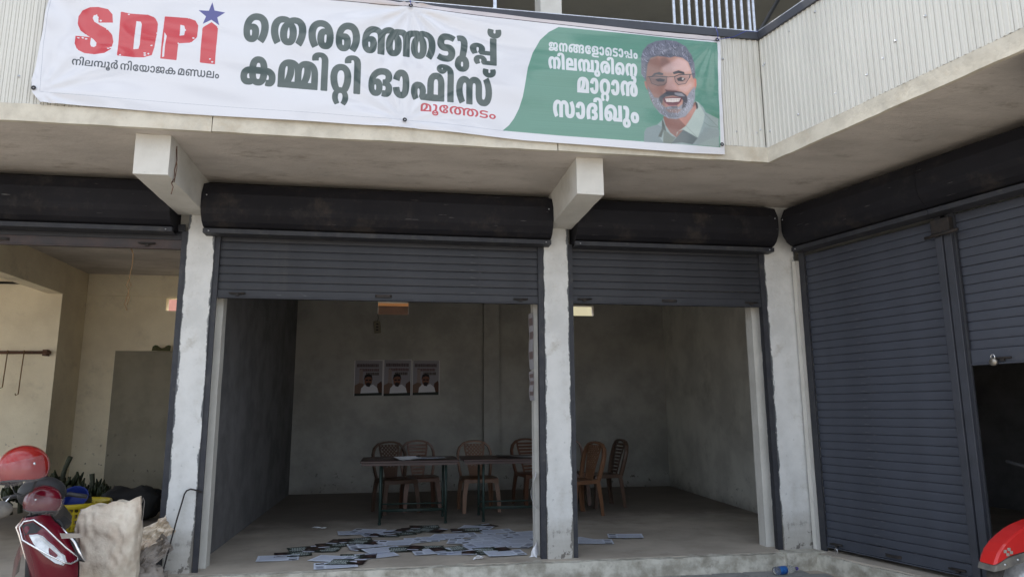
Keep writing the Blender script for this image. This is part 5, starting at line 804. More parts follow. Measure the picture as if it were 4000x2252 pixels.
    for L in ([(425, 792), (425, 826)], [(450, 790), (452, 828)], [(480, 788), (481, 829)], [(512, 787), (512, 829)], [(542, 786), (540, 827)], [(568, 786), (560, 824)], [(415, 808), (585, 803)]):
        stroke(img, cr(L), .8, (.6, .55, .53), .8)
    for L in ([(640, 1090), (770, 1222)], [(850, 960), (1000, 1100)], [(840, 1050), (900, 1090), (1000, 1105)], [(480, 1282), (540, 1215)]):
        stroke(img, cr(L), 1.2, (.35, .40, .38), .7)
    pr_ = img[y0_:y1_, x0_:x1_]; notgreen = (np.abs(pr_ - np.array((0.36, 0.60, 0.50))).sum(-1, keepdims=True) > 0.12)
    img[y0_:y1_, x0_:x1_] = np.where(notgreen, np.clip((pr_ - .5) * 1.18 + .53, 0, 1), pr_)
    # right and bottom margins, thin frame line, hem along the top
    stroke(img, bpx(np.array([(-2.60, 4.6), (-2.625, 4.0), (-2.610, 3.62)])), 1.2, (.62, .64, .70), .8)
    stroke(img, bpx(np.array([(-2.610, 3.615), (-1.2, 3.585), (0.2, 3.565), (0.80, 3.530)])), 1.2, (.62, .64, .70), .8)
    top = [(-2.7, 4.545), (-0.18, 4.540), (0.03, 4.545), (0.646, 4.509), (2.07, 4.470), (2.72, 4.466)]
    hem = bpx(np.array(top + [(2.72, 4.7), (-2.7, 4.7)])); fill(img, [hem], (.86, .82, .82), .85)
    stroke(img, bpx(np.array(top)), 3.0, (.10, .05, .06), 1)
    return img
SHARP = {i for i, q in enumerate(PO) if q[1] in ((.95, .93, .90), (.20, .16, .15), (.22, .17, .16), (.20, .15, .14), (.85, .82, .80), (.42, .17, .18), (.38, .22, .18))}
def PX(x, y):
    """portrait sketch units to metres on the banner"""
    return (1.84276 + 8.3536e-4 * x - 2.833e-5 * y - 2.2e-8 * x * y, 4.52292 + 7.48e-5 * x - 8.187e-4 * y - 2.1e-8 * x * y)
# ------------------------------------------------------------------ the banner
TOPX = [(-2.70, 4.585), (-2.0, 4.578), (-0.6, 4.572), (0.032, 4.580), (0.646, 4.548), (1.074, 4.527), (2.074, 4.508), (2.70, 4.506)]
BOTX = [(-2.70, 3.553), (-2.64, 3.545), (-2.60, 3.537), (-1.65, 3.513), (-0.445, 3.508), (0.023, 3.506), (0.35, 3.494), (0.957, 3.458), (1.701, 3.441), (2.363, 3.426), (2.70, 3.434)]
def banner_pt(u, v):
    def lerp(T, x): return float(np.interp(x, [t[0] for t in T], [t[1] for t in T]))
    xl = float(np.interp(v, [0, .05, .12, .4, 1], [-2.600, -2.655, -2.671, -2.650, -2.608])); xr = float(np.interp(v, [0, .5, 1], [2.667, 2.674, 2.690]))
    x = xl + (xr - xl) * u
    zt, zb = lerp(TOPX, x), lerp(BOTX, x)
    z = zb + (zt - zb) * v
    # folds radiating from the three tied points, sag between them, a loose left edge
    y = 5.212
    for ex, ez, a in ((0.03, 4.54, 1.0), (2.63, 4.46, 0.3), (-2.9, 4.62, 1.0), (0.0, 3.56, 0.5), (-2.62, 3.62, 0.5)):
        dx, dz = x - ex, z - ez; r_ = math.hypot(dx, dz) + 1e-6; th = math.atan2(dz, dx)
        y += a * 0.011 * math.sin(th * 12 + ex * 3) * math.exp(-r_ / 0.9) * min(1, r_ / 0.08)
    y += 0.006 * math.sin(2.3 * x + 1.7 * z) + 0.0045 * math.sin(9 * (z - 0.12 * x) + 1.5 * math.sin(1.3 * x)) * (0.3 + 0.7 * v)
    y += 0.002 * math.sin(23 * (z + 0.18 * x)) * v * (1 - v) * 4
    y += -0.010 * math.exp(-((x + 2.66) / 0.10) ** 2)
    return (x, y, z)
bt = thing('election_banner', 'long white and green printed cloth banner with a portrait, tied to the balcony', 'banner', (0, 0, 0))
mb = MB().grid(banner_pt, 260, 56)
bo = mb.obj('printed_cloth', print_mat('banner_print', banner_art(), rough=0.5, coat=1.0, bump=0.10, bscale=14, spec=0.5, gain=0.64), bt)
def planar_uv(o, x0, x1, z0, z1, ax=(0, 2)):
    me = o.data; uv = me.uv_layers.new(name='UVMap'); co = np.array([v.co[:] for v in me.vertices]); li = np.array([l.vertex_index for l in me.loops])
    c = co[li]; out = np.stack([(c[:, ax[0]] - x0) / (x1 - x0), (c[:, ax[1]] - z0) / (z1 - z0)], 1); uv.data.foreach_set('uv', out.astype(np.float32).ravel())
planar_uv(bo, BX0, BX1, BZ0, BZ1)
for ex, ez in ((0.032, 4.541), (2.652, 4.466), (0.005, 3.563), (2.640, 3.515), (-2.648, 3.635)):
    y = 5.195
    MB().lathe([(0.006, 0), (0.007, 0.004), (0.013, 0.004), (0.017, 0.001), (0.017, 0)], n=16).xf(Matrix.Translation((ex, y, ez)) @ Matrix.Rotation(math.pi / 2, 4, 'X')).obj('eyelet', M['black'], bt)
t = MB().tube([(2.655, 5.19, 4.466), (2.80, 5.19, 4.50), (2.93, 5.20, 4.575), (3.05, 5.215, 4.585), (3.062, 5.24, 4.63), (3.035, 5.235, 4.60)], 0.0025, 6).tube([(2.655, 5.19, 4.466), (2.66, 5.19, 4.52), (2.652, 5.21, 4.60)], 0.0025, 6)
t.obj('tie_cord', M['rope_blue'], bt)
MB().tube([(0.032, 5.19, 4.541), (0.028, 5.20, 4.58), (0.02, 5.23, 4.612)], 0.003, 6).obj('tie_cord', M['rope_blue'], bt)

# ------------------------------------------------------------------ printed sheets
def leaflet_back():
    a = np.ones((96, 136, 3), np.float32) * np.array((.84, .87, .93), np.float32); r = random.Random(5)
    for i in range(15):
        y = 10 + i * 4.6; fill(a, [np.array([(8, y), (98 - (r.random() * 20 if i % 5 == 4 else 0), y), (96, y + 1.6), (8, y + 1.6)])], (.55, .58, .66), .75)
    fill(a, [np.array([(104, 8), (130, 8), (130, 50), (104, 50)])], (.72, .75, .82))
    for i in range(4): fill(a, [np.array([(107, 12 + i * 9), (127, 12 + i * 9), (127, 16 + i * 9), (107, 16 + i * 9)])], (.38, .42, .48))
    fill(a, [np.array([(104, 70), (130, 70), (130, 86), (104, 86)])], (.07, .08, .11)); return a
def leaflet_front():
    a = np.ones((96, 136, 3), np.float32) * np.array((.15, .20, .18), np.float32)
    fill(a, [np.array([(0, 0), (52, 0), (44, 96), (0, 96)])], (.14, .09, .10))
    fill(a, [np.array([(10, 34), (20, 22), (30, 24), (38, 40), (36, 62), (44, 80), (44, 96), (2, 96), (4, 78), (14, 64)])], (.19, .13, .12))
    fill(a, [np.array([(14, 34), (20, 24), (30, 26), (35, 38), (32, 54), (22, 58), (16, 50)])], (.33, .24, .21))
    r = random.Random(9)
    for k, (y, h, x0, x1) in enumerate([(12, 10, 60, 126), (28, 16, 66, 130), (50, 16, 62, 120), (72, 8, 70, 128)]):
        x = x0
        while x < x1:
            w = r.uniform(4, 9); fill(a, [np.array([(x, y), (x + w, y), (x + w * .9, y + h), (x, y + h)])], (.86, .9, .9)); fill(a, [np.array([(x + w * .3, y + h * .35), (x + w * .62, y + h * .35), (x + w * .6, y + h * .8), (x + w * .32, y + h * .8)])], (.10, .20, .15)); x += w + 2.2
    fill(a, [np.array([(2, 76), (46, 76), (46, 94), (2, 94)])], (.82, .84, .90)); return a
def poster_art(seed, tint):
    a = np.ones((150, 118, 3), np.float32) * np.array(tint, np.float32); r = random.Random(seed)
    for y, x0, x1, c, h in ((16, 10, 100, (.36, .31, .32), 14), (36, 22, 100, (.44, .35, .36), 12), (52, 48, 100, (.34, .31, .30), 12)):
        x = x0
        while x < x1: w = r.uniform(3, 8); fill(a, [np.array([(x, y + r.uniform(0, 2)), (x + w, y), (x + w, y + h), (x, y + h)])], c); x += w + 1.2
    fill(a, [np.array([(16, 150), (18, 120), (22, 60), (20, 44), (30, 38), (36, 48), (34, 70), (38, 100), (30, 150)])], (.60, .54, .52)) 
    fill(a, [np.array([(0, 150), (0, 108), (22, 96), (40, 100), (30, 150)])], (.48, .38, .33))
    fill(a, [np.array([(96, 100), (112, 88), (118, 110), (118, 150), (90, 150)])], (.34, .22, .16))
    fill(a, [np.array([(26, 146), (30, 118), (44, 104), (60, 110), (78, 102), (96, 116), (104, 146)])], (.88, .88, .90))
    fill(a, [np.array([(42, 80), (46, 66), (58, 60), (70, 66), (74, 82), (72, 98), (62, 112), (52, 110), (44, 98)])], (.50, .33, .26))
    fill(a, [np.array([(40, 84), (44, 64), (58, 58), (72, 64), (76, 84), (70, 72), (58, 69), (46, 74)])], (.08, .07, .07))
    fill(a, [np.array([(48, 98), (58, 94), (70, 98), (64, 112), (52, 110)])], (.15, .12, .12))
    fill(a, [np.array([(47, 82), (57, 82), (57, 87), (47, 87)])], (.10, .08, .08)); fill(a, [np.array([(61, 82), (71, 82), (71, 87), (61, 87)])], (.10, .08, .08))
    fill(a, [np.array([(0, 140), (118, 136), (118, 150), (0, 150)])], (.16, .18, .16))
    for s in ([(1, 1), (117, 1)], [(1, 1), (1, 149)], [(117, 1), (117, 149)]): stroke(a, s, 2.5, (.92, .91, .92))
    return a
PR = {'back': print_mat('leaflet_back_print', leaflet_back(), 0.5, 0.1), 'front': print_mat('leaflet_front_print', leaflet_front(), 0.45, 0.2)}
PSW = [(-0.737, -0.257, 1.585, 2.182, 'leftmost'), (-0.250, 0.222, 1.583, 2.196, 'middle'), (0.240, 0.705, 1.598, 2.188, 'rightmost')]
for i, (x0, x1, z0, z1, w) in enumerate(PSW):
    def pf(u, v, x0=x0, x1=x1, z0=z0, z1=z1, i=i): return (x0 + (x1 - x0) * u, 12.192 - 0.006 * math.sin(3.1 * u) * math.sin(2.2 * v + i), z0 + (z1 - z0) * v + 0.012 * u * (1 if i < 2 else 0.5))
    o = MB().grid(pf, 8, 8).obj('poster', print_mat('poster_print', poster_art(i + 2, (.60, .59, .61)), 0.7, gain=0.82)); planar_uv(o, x0, x1, z0, z1 + .012)
    tag(o, w + ' of the three portrait posters pasted on the dark back wall', 'poster', 'posters on the back wall')

def sheet_mesh(kind, seed, w=0.40, h=0.285):
    r = random.Random(seed); c1, c2, ph = r.uniform(.0005, .004), r.uniform(.0, .004), r.uniform(0, 3)
    o = MB().grid(lambda u, v: ((u - .5) * w, (v - .5) * h, c1 * (math.sin(u * 3.1 + ph) + 1) * .5 + c2 * abs(u - .5) * abs(v - .5) * 4), 6, 4)
    me = o.mesh('leaflet', PR[kind]); uv = me.uv_layers.new(name='UVMap')
    for lp in me.loops:
        c = me.vertices[lp.vertex_index].co; uv.data[lp.index].uv = (c.x / w + .5, c.y / h + .5)
    return me
SM = {k: [sheet_mesh(k, i + (0 if k == 'back' else 20), *((0.37, 0.26) if k == 'back' else (0.34, 0.24))) for i in range(5)] for k in PR}
# (x, y, printed side up, turn in degrees)
SH = [(-1.05, 6.98, 'b', 4), (-0.94, 7.14, 'f', 12), (-0.85, 7.38, 'f', 20), (-0.69, 7.30, 'f', -8), (-0.60, 7.52, 'f', 15), (-0.50, 7.66, 'f', -12), (-0.40, 7.74, 'f', 8), (-0.30, 7.60, 'f', -20), (-0.27, 7.42, 'b', 10),
      (-0.24, 7.24, 'f', -32), (-0.16, 6.94, 'b', 14), (-0.33, 6.92, 'f', 4), (-0.42, 6.68, 'f', -6), (-0.50, 6.56, 'b', 2), (-0.55, 6.84, 'b', -18), (-0.10, 7.16, 'b', 24), (-0.43, 8.20, 'b', 6), (-0.30, 8.26, 'b', -14), (-0.18, 8.14, 'b', 12),
      (-0.10, 8.02, 'f', -6), (-0.02, 8.20, 'b', 18), (0.06, 8.08, 'f', 8), (0.16, 8.22, 'f', -18), (0.26, 8.34, 'f', 22), (0.40, 8.22, 'f', -30), (0.34, 8.44, 'f', 5), (0.00, 7.50, 'b', -10), (0.14, 7.58, 'b', 16),
      (0.28, 7.66, 'b', -6), (0.42, 7.72, 'b', 12), (0.56, 7.78, 'b', -16), (0.70, 7.84, 'b', 8), (0.10, 7.16, 'f', 3), (0.30, 7.18, 'f', -5), (0.36, 7.00, 'b', 10), (0.52, 7.08, 'f', 15), (0.60, 6.95, 'b', -4), (0.70, 7.12, 'b', 22),
      (0.80, 6.90, 'f', -10), (0.93, 7.00, 'f', 12), (1.03, 6.80, 'b', 4), (1.00, 7.22, 'b', -20), (0.86, 7.32, 'b', 12), (0.72, 7.46, 'b', -8), (0.90, 7.50, 'b', 16), (1.06, 7.42, 'b', 28), (1.18, 7.54, 'b', -12), (1.06, 7.68, 'b', 5),
      (1.24, 7.74, 'b', 18), (1.36, 7.60, 'b', -6), (1.30, 7.36, 'b', 12), (1.18, 7.18, 'b', -24), (0.79, 8.14, 'f', 6), (0.92, 8.28, 'b', -20), (1.00, 8.40, 'f', 30), (1.12, 8.02, 'b', 4), (0.88, 7.80, 'b', -14), (1.42, 7.82, 'b', 10),
      (1.86, 7.30, 'b', 40), (2.02, 7.22, 'b', -16), (2.42, 7.45, 'b', -12)]
NEAR = {0: 'bluish white leaflet lying alone at the far left of the scattered paper', 59: 'leaflet lying flat just right of the middle pillar base', 60: 'single leaflet lying apart on the bare floor of the right bay', 58: 'turned leaflet half hidden behind the middle pillar'}
for i, (x, y, k, d) in enumerate(SH):
    k = 'back' if k == 'b' else 'front'
    o = bpy.data.objects.new('leaflet', SM[k][i % 5]); COL.objects.link(o)
    o.location = (x, y, 0.003 + 0.0011 * (i % 9)); o.rotation_euler = (rnd.uniform(-.006, .006), rnd.uniform(-.005, .005), R(d + rnd.uniform(-6, 6)) + (math.pi if rnd.random() < .3 else 0)); o.scale = (1, 1, 1)
    area = 'at the left end of the scatter' if x < -0.6 else ('below the front of the left table' if y > 8.0 and x < 0.6 else ('below the right table' if y > 7.95 else ('near the front step, left of centre' if y < 7.3 and x < 0.2 else ('near the front step, towards the middle pillar' if y < 7.3 else ('in the thick band leading to the middle pillar' if x > 0.55 else 'in the middle of the scatter')))))
    lab = NEAR.get(i) or (('pale text side up leaflet ' if k == 'back' else 'dark picture side up leaflet ') + area)
    tag(o, lab, 'leaflet', 'leaflets scattered on the floor' if i in NEAR else ('pale leaflets scattered on the floor' if k == 'back' else 'dark leaflets scattered on the floor'))
def crumple(nm, c, size, lab, seed, mat='paper'):
    r = random.Random(seed)
    from mathutils import noise
    def f(u, v):
        p = Vector(((u - .5) * size[0], (v - .5) * size[1], 0)); n_ = noise.noise_vector(p * 14 + Vector((seed, 0, 0)))
        return (p.x + n_.x * .012, p.y + n_.y * .012, abs(n_.z) * size[2] + 0.004)
    o = MB().grid(f, 10, 8, False).obj(nm, M[mat], loc=c, rz=r.uniform(-1, 1)); return tag(o, lab, 'paper')
crumple('paper_scrap', (-0.86, 8.66, 0), (0.16, 0.06, 0.02), 'small torn white scrap on the floor left of the first table', 3)
crumple('paper_scrap', (0.76, 6.60, 0), (0.08, 0.10, 0.06), 'tiny folded white scrap near the front step', 4)
t = MB().grid(lambda u, v: (1.21 + 0.075 * v + (0.085 - 0.06 * v) * u + 0.012 * math.sin(v * 7 + 3 * u), 6.58 + 0.04 * v + 0.025 * math.sin(4 * u + 5 * v), 0.006 + 0.13 * v * v + 0.02 * math.sin(u * 5) * v), 6, 10, False)
tag(t.obj('paper_scrap', M['paper']), 'crumpled white paper slumped at the left foot of the middle pillar', 'paper')
def notice(z0, z1, lab, art, xo=0.0):
    o = MB().grid(lambda u, v: (1.296 - 0.016 * math.sin(u * 1.6) - xo - 0.01 * abs(math.sin(v * 5)), 6.668 + 0.14 * (u - .15), z0 + (z1 - z0) * v), 5, 10).obj('notice', art); 
    if art.name.startswith('notice'):
        uv = o.data.uv_layers.new(name='UVMap')
        for lp in o.data.loops:
            c = o.data.vertices[lp.vertex_index].co; uv.data[lp.index].uv = ((c.y - 6.64) / .15, (c.z - z0) / (z1 - z0))
    tag(o, lab, 'notice', 'notices pasted along the jamb of the middle pillar')
def notice_art():
    a = np.ones((90, 24, 3), np.float32) * np.array((.85, .84, .86), np.float32)
    for y in (8, 30, 62): fill(a, [np.array([(2, y), (20, y), (20, y + 12), (2, y + 12)])], (.62, .54, .53))
    return a
NM = print_mat('notice_print', notice_art(), 0.6, gain=0.5)
notice(1.72, 2.27, 'upper red and white notice pasted on the jamb left of the middle pillar', NM)
notice(1.42, 1.70, 'lower red and white notice pasted on the jamb left of the middle pillar', NM)
tag(MB().grid(lambda u, v: (1.298 - 0.055 * math.sin(math.pi * min(1, v * 1.1)) * (1 - .3 * u), 6.61 + 0.05 * u, 0.42 + 0.33 * v), 5, 10).obj('paper_scrap', M['paper']), 'white paper curling off the jamb at knee height beside the middle pillar', 'paper')

# ------------------------------------------------------------------ tables
def table(label, loc, rz, W=1.17, legx=(0.24, 1.02), dup=None):
    t = thing('folding_table', label, 'table', loc, rz, 'folding tables in the room')
    MB().cbox((0, 0, 0.722), (W, 0.78, 0.748), 0.005).obj('tabletop', M['table'], t)
    MB().box((0.02, 0.02, 0.690), (W - 0.02, 0.035, 0.721)).obj('apron', M['table'], t); MB().box((0.02, 0.745, 0.690), (W - 0.02, 0.76, 0.721)).obj('apron', M['table'], t)
    for lx in legx:
        for ly, dx in ((0.14, 0), (0.70, 0)):
            MB().tube([(lx + dx, ly, 0.70), (lx, ly, 0.02)], 0.0155, 10).tube([(lx, ly, 0.03), (lx, ly, 0.0)], 0.019, 10).obj('leg', M['green_steel'], t)
    s_ = MB()
    for ly, z in ((0.14, 0.17), (0.70, 0.17), (0.42, 0.12)): s_.tube([(legx[0], ly, z), (legx[1], ly, z)], 0.010, 8)
    for lx in legx: s_.tube([(lx, 0.14, 0.12), (lx, 0.70, 0.12)], 0.010, 8)
    s_.obj('stretcher', M['green_steel'], t)
    return t
table('dark brown folding table with green legs and papers on it, left of the pair', (-0.42, 8.60, 0), 0)
table('dark brown folding table with green legs, right of the pair, partly behind the middle pillar', (0.80, 8.62, 0), R(-0.5), W=1.20, legx=(0.26, 1.02))
def flat_sheet(x, y, rz, w, h, lab, z=0.7505, mat=None):
    o = MB().grid(lambda u, v: ((u - .5) * w, (v - .5) * h, 0.035 * (1 - v) * (1 - u) ** 2), 8, 5).obj('paper_sheet', mat or M['paper'], loc=(x, y, z), rz=rz); return tag(o, lab, 'paper')
flat_sheet(0.16, 8.82, R(18), 0.34, 0.25, 'large white sheet lying on the left table').rotation_euler.x = R(13)
o = bpy.data.objects.new('newspaper', SM['back'][1]); COL.objects.link(o); o.location = (0.40, 8.86, 0.757); o.rotation_euler = (0, 0, R(4)); o.scale = (1.1, 1.1, 1)
tag(o, 'printed sheet next to the white one on the left table', 'paper')
tag(MB().lathe([(0, .03), (.022, .028), (.03, .012), (.03, 0)], n=16).obj('ink_pad', M['black'], loc=(0.27, 8.95, 0.760)), 'small round black object on the papers of the left table', 'tin')
flat_sheet(1.55, 8.95, R(-8), 0.60, 0.30, 'pale papers spread on the right table', mat=M['paper'])

# ------------------------------------------------------------------ chairs
def chair(label, loc, rz, mat, kind, group='brown plastic chairs round the tables'):
    t = thing('plastic_chair', label, 'chair', loc, rz, group); m_ = M[mat]
    def seat(u, v):
        x, y = (u - .5) * 2, (v - .5) * 2; k = 1 - 0.10 * (y * .5 + .5)
        px = 0.215 * x * k * (1 - 0.06 * y * y); py = 0.205 * y * (1 - 0.05 * x * x)
        return (px, py, 0.440 - 0.016 * (1 - x * x) * (1 - y * y) - 0.018 * max(0, -y) ** 4)
    s_ = MB().grid(seat, 8, 8); top = list(s_.v); n_ = len(top); s_.v += [(a, b, c - 0.012) for a, b, c in top]
    s_.f += [tuple(i + n_ for i in f[::-1]) for f in list(s_.f)]; s_.sm += [True] * 64
    rim = [i for i in range(9)] + [9 * j + 8 for j in range(1, 9)] + [72 + i for i in range(7, -1, -1)] + [9 * j for j in range(7, 0, -1)]
    for a, b in zip(rim, rim[1:] + rim[:1]): s_.f.append((a, a + n_, b + n_, b)); s_.sm.append(False)
    for a, b in zip(rim, rim[1:] + rim[:1]):
        pa, pb = top[a], top[b]; k = len(s_.v); s_.v += [pa, pb, (pb[0] * 1.02, pb[1] * 1.02, pb[2] - 0.045), (pa[0] * 1.02, pa[1] * 1.02, pa[2] - 0.045)]; s_.f.append((k, k + 3, k + 2, k + 1)); s_.sm.append(False)
    s_.obj('seat', m_, t)
    for sx in (-1, 1):
        for sy in (-1, 1):
            a = Vector((sx * 0.185, sy * 0.175, 0.43)); b = Vector((sx * (0.215 if sy < 0 else 0.205), sy * 0.215, 0.0)); L = MB(); rings = []
            for k in range(5):
                q = k / 4; p = a.lerp(b, q) + Vector((sx * 0.012 * math.sin(q * 3.1), 0, 0)); w = 0.046 - 0.016 * q; th = 0.010
                rings.append([p + Vector(v_) for v_ in ((sx * th, sy * th, 0), (-sx * w, sy * th, 0), (-sx * w, -sy * 0, 0), (0, 0, 0), (0, -sy * w, 0), (sx * th, -sy * w, 0))])
            L.loft(rings, True, True).obj('leg', m_, t)
    def back_y(z): return 0.185 + 0.20 * (z - 0.44) + 0.06 * max(0, z - 0.6)
    arch = [(-0.175, 0.425), (-0.192, 0.52), (-0.205, 0.64), (-0.203, 0.74), (-0.18, 0.82), (-0.13, 0.872), (-0.065, 0.893), (0, 0.898)]
    arch += [(-x, z) for x, z in arch[-2::-1]]
    MB().sweep([(x, back_y(z) - 0.02 * (1 - (x / .21) ** 2), z) for x, z in arch], [(-0.012, -0.026), (0.012, -0.026), (0.016, 0.0), (0.012, 0.026), (-0.012, 0.026)], up=(0, 1, 0.01)).obj('back_frame', m_, t)
    sp_ = MB(); Y = lambda x, z: back_y(z) - 0.02 * (1 - (x / .21) ** 2)
    w_at = lambda z: 0.062 + 0.055 * min(1, max(0, (z - 0.44) / 0.36))
    for s in (-1, 1): sp_.sweep([(s * w_at(z), Y(w_at(z), z), z) for z in (0.425, 0.52, 0.62, 0.72, 0.80, 0.865)], [(-0.005, -0.011), (0.005, -0.011), (0.005, 0.011), (-0.005, 0.011)], up=(1, 0, 0))
    if kind == 'lattice':
        for k in range(-5, 16):
            for s in (-1, 1):
                pts = []
                for q in range(13):
                    z = 0.56 + 0.30 * q / 12; x = s * ((k * 0.042 - 0.2) + (z - 0.56) * 0.85)
                    if abs(x) <= w_at(z): pts.append((x, Y(x, z), z))
                if len(pts) > 1: sp_.sweep(pts, [(-0.003, -0.0085), (0.003, -0.0085), (0.003, 0.0085), (-0.003, 0.0085)], up=(1, 0, 0))
        sp_.grid(lambda u, v: ((u - .5) * 2 * w_at(.43 + .14 * v), Y(0.05, .43 + .14 * v), .43 + .14 * v), 4, 3)
    else:
        for k in range(9):
            z = 0.47 + k * 0.046; w = w_at(z); sp_.sweep([(-w, Y(w, z), z), (0, Y(0, z) - .004, z), (w, Y(w, z), z)], [(-0.004, -0.015), (0.004, -0.015), (0.004, 0.015), (-0.004, 0.015)], up=(0, 0, 1))
    sp_.obj('back_splat', m_, t); t.scale = (1.15, 1.06, 1.01)
    return t
chair('dark plastic chair with a lattice back behind the left end of the left table', (0.0, 9.80, 0), R(22), 'chair_dark', 'lattice')
chair('brown plastic chair with a slatted back behind the papers on the left table', (0.33, 10.02, 0), R(8), 'chair', 'slats')
chair('tan plastic chair with a lattice back where the two tables meet', (1.11, 9.75, 0), R(6), 'chair_tan', 'lattice')
chair('brown plastic chair with a slatted back just left of the middle pillar', (1.98, 10.25, 0), R(16), 'chair', 'slats')
chair('brown plastic chair with a lattice back just right of the middle pillar', (2.50, 10.2, 0), R(-4), 'chair', 'lattice')
chair('tan plastic chair seen from the side, nearest to the middle pillar', (2.34, 9.12, 0), R(-72), 'chair_tan', 'lattice')
chair('dark plastic chair seen from the side, farthest right and standing alone', (2.90, 9.86, 0), R(-84), 'chair_dark', 'slats')

# ------------------------------------------------------------------ fittings inside the rooms
sb = thing('switch_box', 'small grey switch box hanging askew below the middle wall vent', 'switch box', (-0.375, 12.16, 2.755))
MB().cbox((-0.055, -0.03, -0.10), (0.055, 0.03, 0.10), 0.004).xf(Matrix.Rotation(R(-6), 4, 'Y')).obj('box', M['board'], sb)
MB().tube([(0.0, 0, 0.10), (0.015, -0.005, 0.16), (0.0, 0.01, 0.23)], 0.005, 6).obj('wire', M['black'], sb)
for z in (-.05, 0.0, .05): MB().box((-0.02, -0.036, z - .012), (0.02, -0.030, z + .012)).obj('switch', M['black'], sb)
hp = thing('hook_rail', 'rusty pipe rail with two hanging hooks on the cream wall of the left shop', 'rail', (0, 0, 0))
MB().tube([(-6.6, 11.30, 2.20), (-5.10, 11.30, 2.21)], 0.024, 10).obj('pipe', M['rust'], hp)
MB().box((-5.20, 11.28, 2.16), (-5.14, 11.368, 2.25)).obj('bracket', M['rust'], hp)
for x, zb in ((-5.66, 1.70), (-5.44, 1.60)):
    MB().tube([(x, 11.27, 2.235), (x, 11.265, 2.16), (x - .01, 11.27, 1.9), (x - .015, 11.27, zb), (x - .045, 11.26, zb - .02), (x - .05, 11.26, zb + .01)], 0.008, 6).obj('hook', M['cord'], hp)
tag(MB().tube([(-7.5, 11.34, 3.24), (-5.62, 11.34, 3.25)], 0.018, 8).obj('wall_pipe', M['iron']), 'thin dark pipe high on the cream wall of the left shop', 'pipe')
w = MB().tube([(-2.415, 6.60, 2.80), (-2.39, 6.62, 2.735), (-2.392, 6.62, 2.62), (-2.41, 6.62, 2.50), (-2.425, 6.62, 2.45), (-2.40, 6.62, 2.40), (-2.415, 6.62, 2.33), (-2.425, 6.62, 2.28), (-2.40, 6.62, 2.22)], 0.0055, 6)
w.tube([(-2.405, 6.62, 2.50), (-2.385, 6.62, 2.45), (-2.405, 6.62, 2.41), (-2.39, 6.62, 2.33), (-2.405, 6.62, 2.27)], 0.0045, 6)
tag(w.obj('hanging_cord', M['cord']), 'frayed brown cord hanging from the left shop shutter', 'cord')
bd = rough_box((0, 0, 0), (1.9, 0.03, 2.31), 0.2, 0.003, 81).obj('cement_board', M['board'], loc=(-4.52, 12.14, 0.0))
tag(bd, 'large grey board standing against the back wall of the left shop', 'board')
tag(MB().grid(lambda u, v: (-3.95 + 0.28 * u, 12.10 - 0.03 * v, 2.31 + 0.09 * (1 - v) * (0.8 + 0.3 * math.sin(9 * u)) - 0.0 * v), 8, 3, False).obj('green_cloth', M['leaf']), 'dark green rag lying on top of the grey board', 'rag')

# banana bunches, baskets and sacks of the left shop
def bunch(label, loc, h, n, seed, lean=0.15):
    r = random.Random(seed); t = thing('banana_bunch', label, 'banana bunch', loc, 0, 'banana bunches stacked in the left shop')
    top = Vector((lean, 0, h)); MB().tube([(0, 0, 0.05), (lean * .3, 0, h * .5), (lean * .8, 0, h * .9), (lean * 1.3, 0, h * 1.12)], [0.03, 0.032, 0.03, 0.034], 8).obj('stalk', M['stalk'], t)
    me = []
    for k in range(3):
        pts = [(0.0, 0, 0), (0.035, 0, 0.01), (0.07, 0, 0.035), (0.09, 0, 0.075), (0.095, 0, 0.12)]; me.append(MB().tube(pts, [0.008, 0.017, 0.019 + .002 * k, 0.017, 0.006], 6).mesh('banana', M['banana']))
    for i in range(n):
        q = r.random() ** .8; z = 0.04 + q * h * 0.55; a = r.uniform(0, 2 * math.pi); o = bpy.data.objects.new('banana', r.choice(me)); COL.objects.link(o); o.parent = t
        rr_ = 0.05 + 0.10 * (1 - q); o.location = (lean * q + rr_ * math.cos(a), rr_ * math.sin(a), z); o.rotation_euler = (r.uniform(-.4, .4), r.uniform(-.3, .3), a); s = r.uniform(1.0, 1.35); o.scale = (s, s, s)
    return t
bunch('tall green banana bunch with a thick bare stalk by the back wall column', (-4.52, 10.6, 0), 0.66, 85, 1, 0.10)
bunch('green banana bunch behind the red scooter and its helmets', (-4.80, 10.3, 0), 0.50, 60, 5, -0.05)
bunch('wide dark green banana bunch behind the yellow basket', (-4.02, 10.5, 0), 0.46, 75, 2, -0.03)
bunch('low green banana bunch nearest the black cloth', (-4.28, 10.3, 0), 0.34, 60, 3, 0.04)
yb = thing('yellow_basket', 'round yellow plastic basket on the floor of the left shop', 'basket', (-3.70, 9.12, 0)); yb.scale = (1.25, 1.25, 1.1)
def basket():
    mb = MB(); H_, n_ = 0.28, 44
    rad = lambda z: 0.20 + 0.10 * (z / H_) ** .7
    mb.lathe([(0.0, 0.0), (0.20, 0.0), (0.215, 0.02), (0.214, 0.026), (0.195, 0.012), (0, 0.012)], n=n_)
    for k in range(n_):
        a = 2 * math.pi * k / n_; pts = [(rad(z) * math.cos(a), rad(z) * math.sin(a), z) for z in (0.01, .09, .17, .25)]; mb.sweep(pts, [(-0.007, -0.003), (0.007, -0.003), (0.007, 0.003), (-0.007, 0.003)], up=(math.cos(a), math.sin(a), 0.1))
    for z in (0.07, 0.13, 0.19): mb.lathe([(rad(z) - .004, z - .008), (rad(z) + .003, z - .008), (rad(z) + .003, z + .008), (rad(z) - .004, z + .008), (rad(z) - .004, z - .008)], n=n_)
    return mb
basket().obj('basket_wall', M['yellow'], yb)
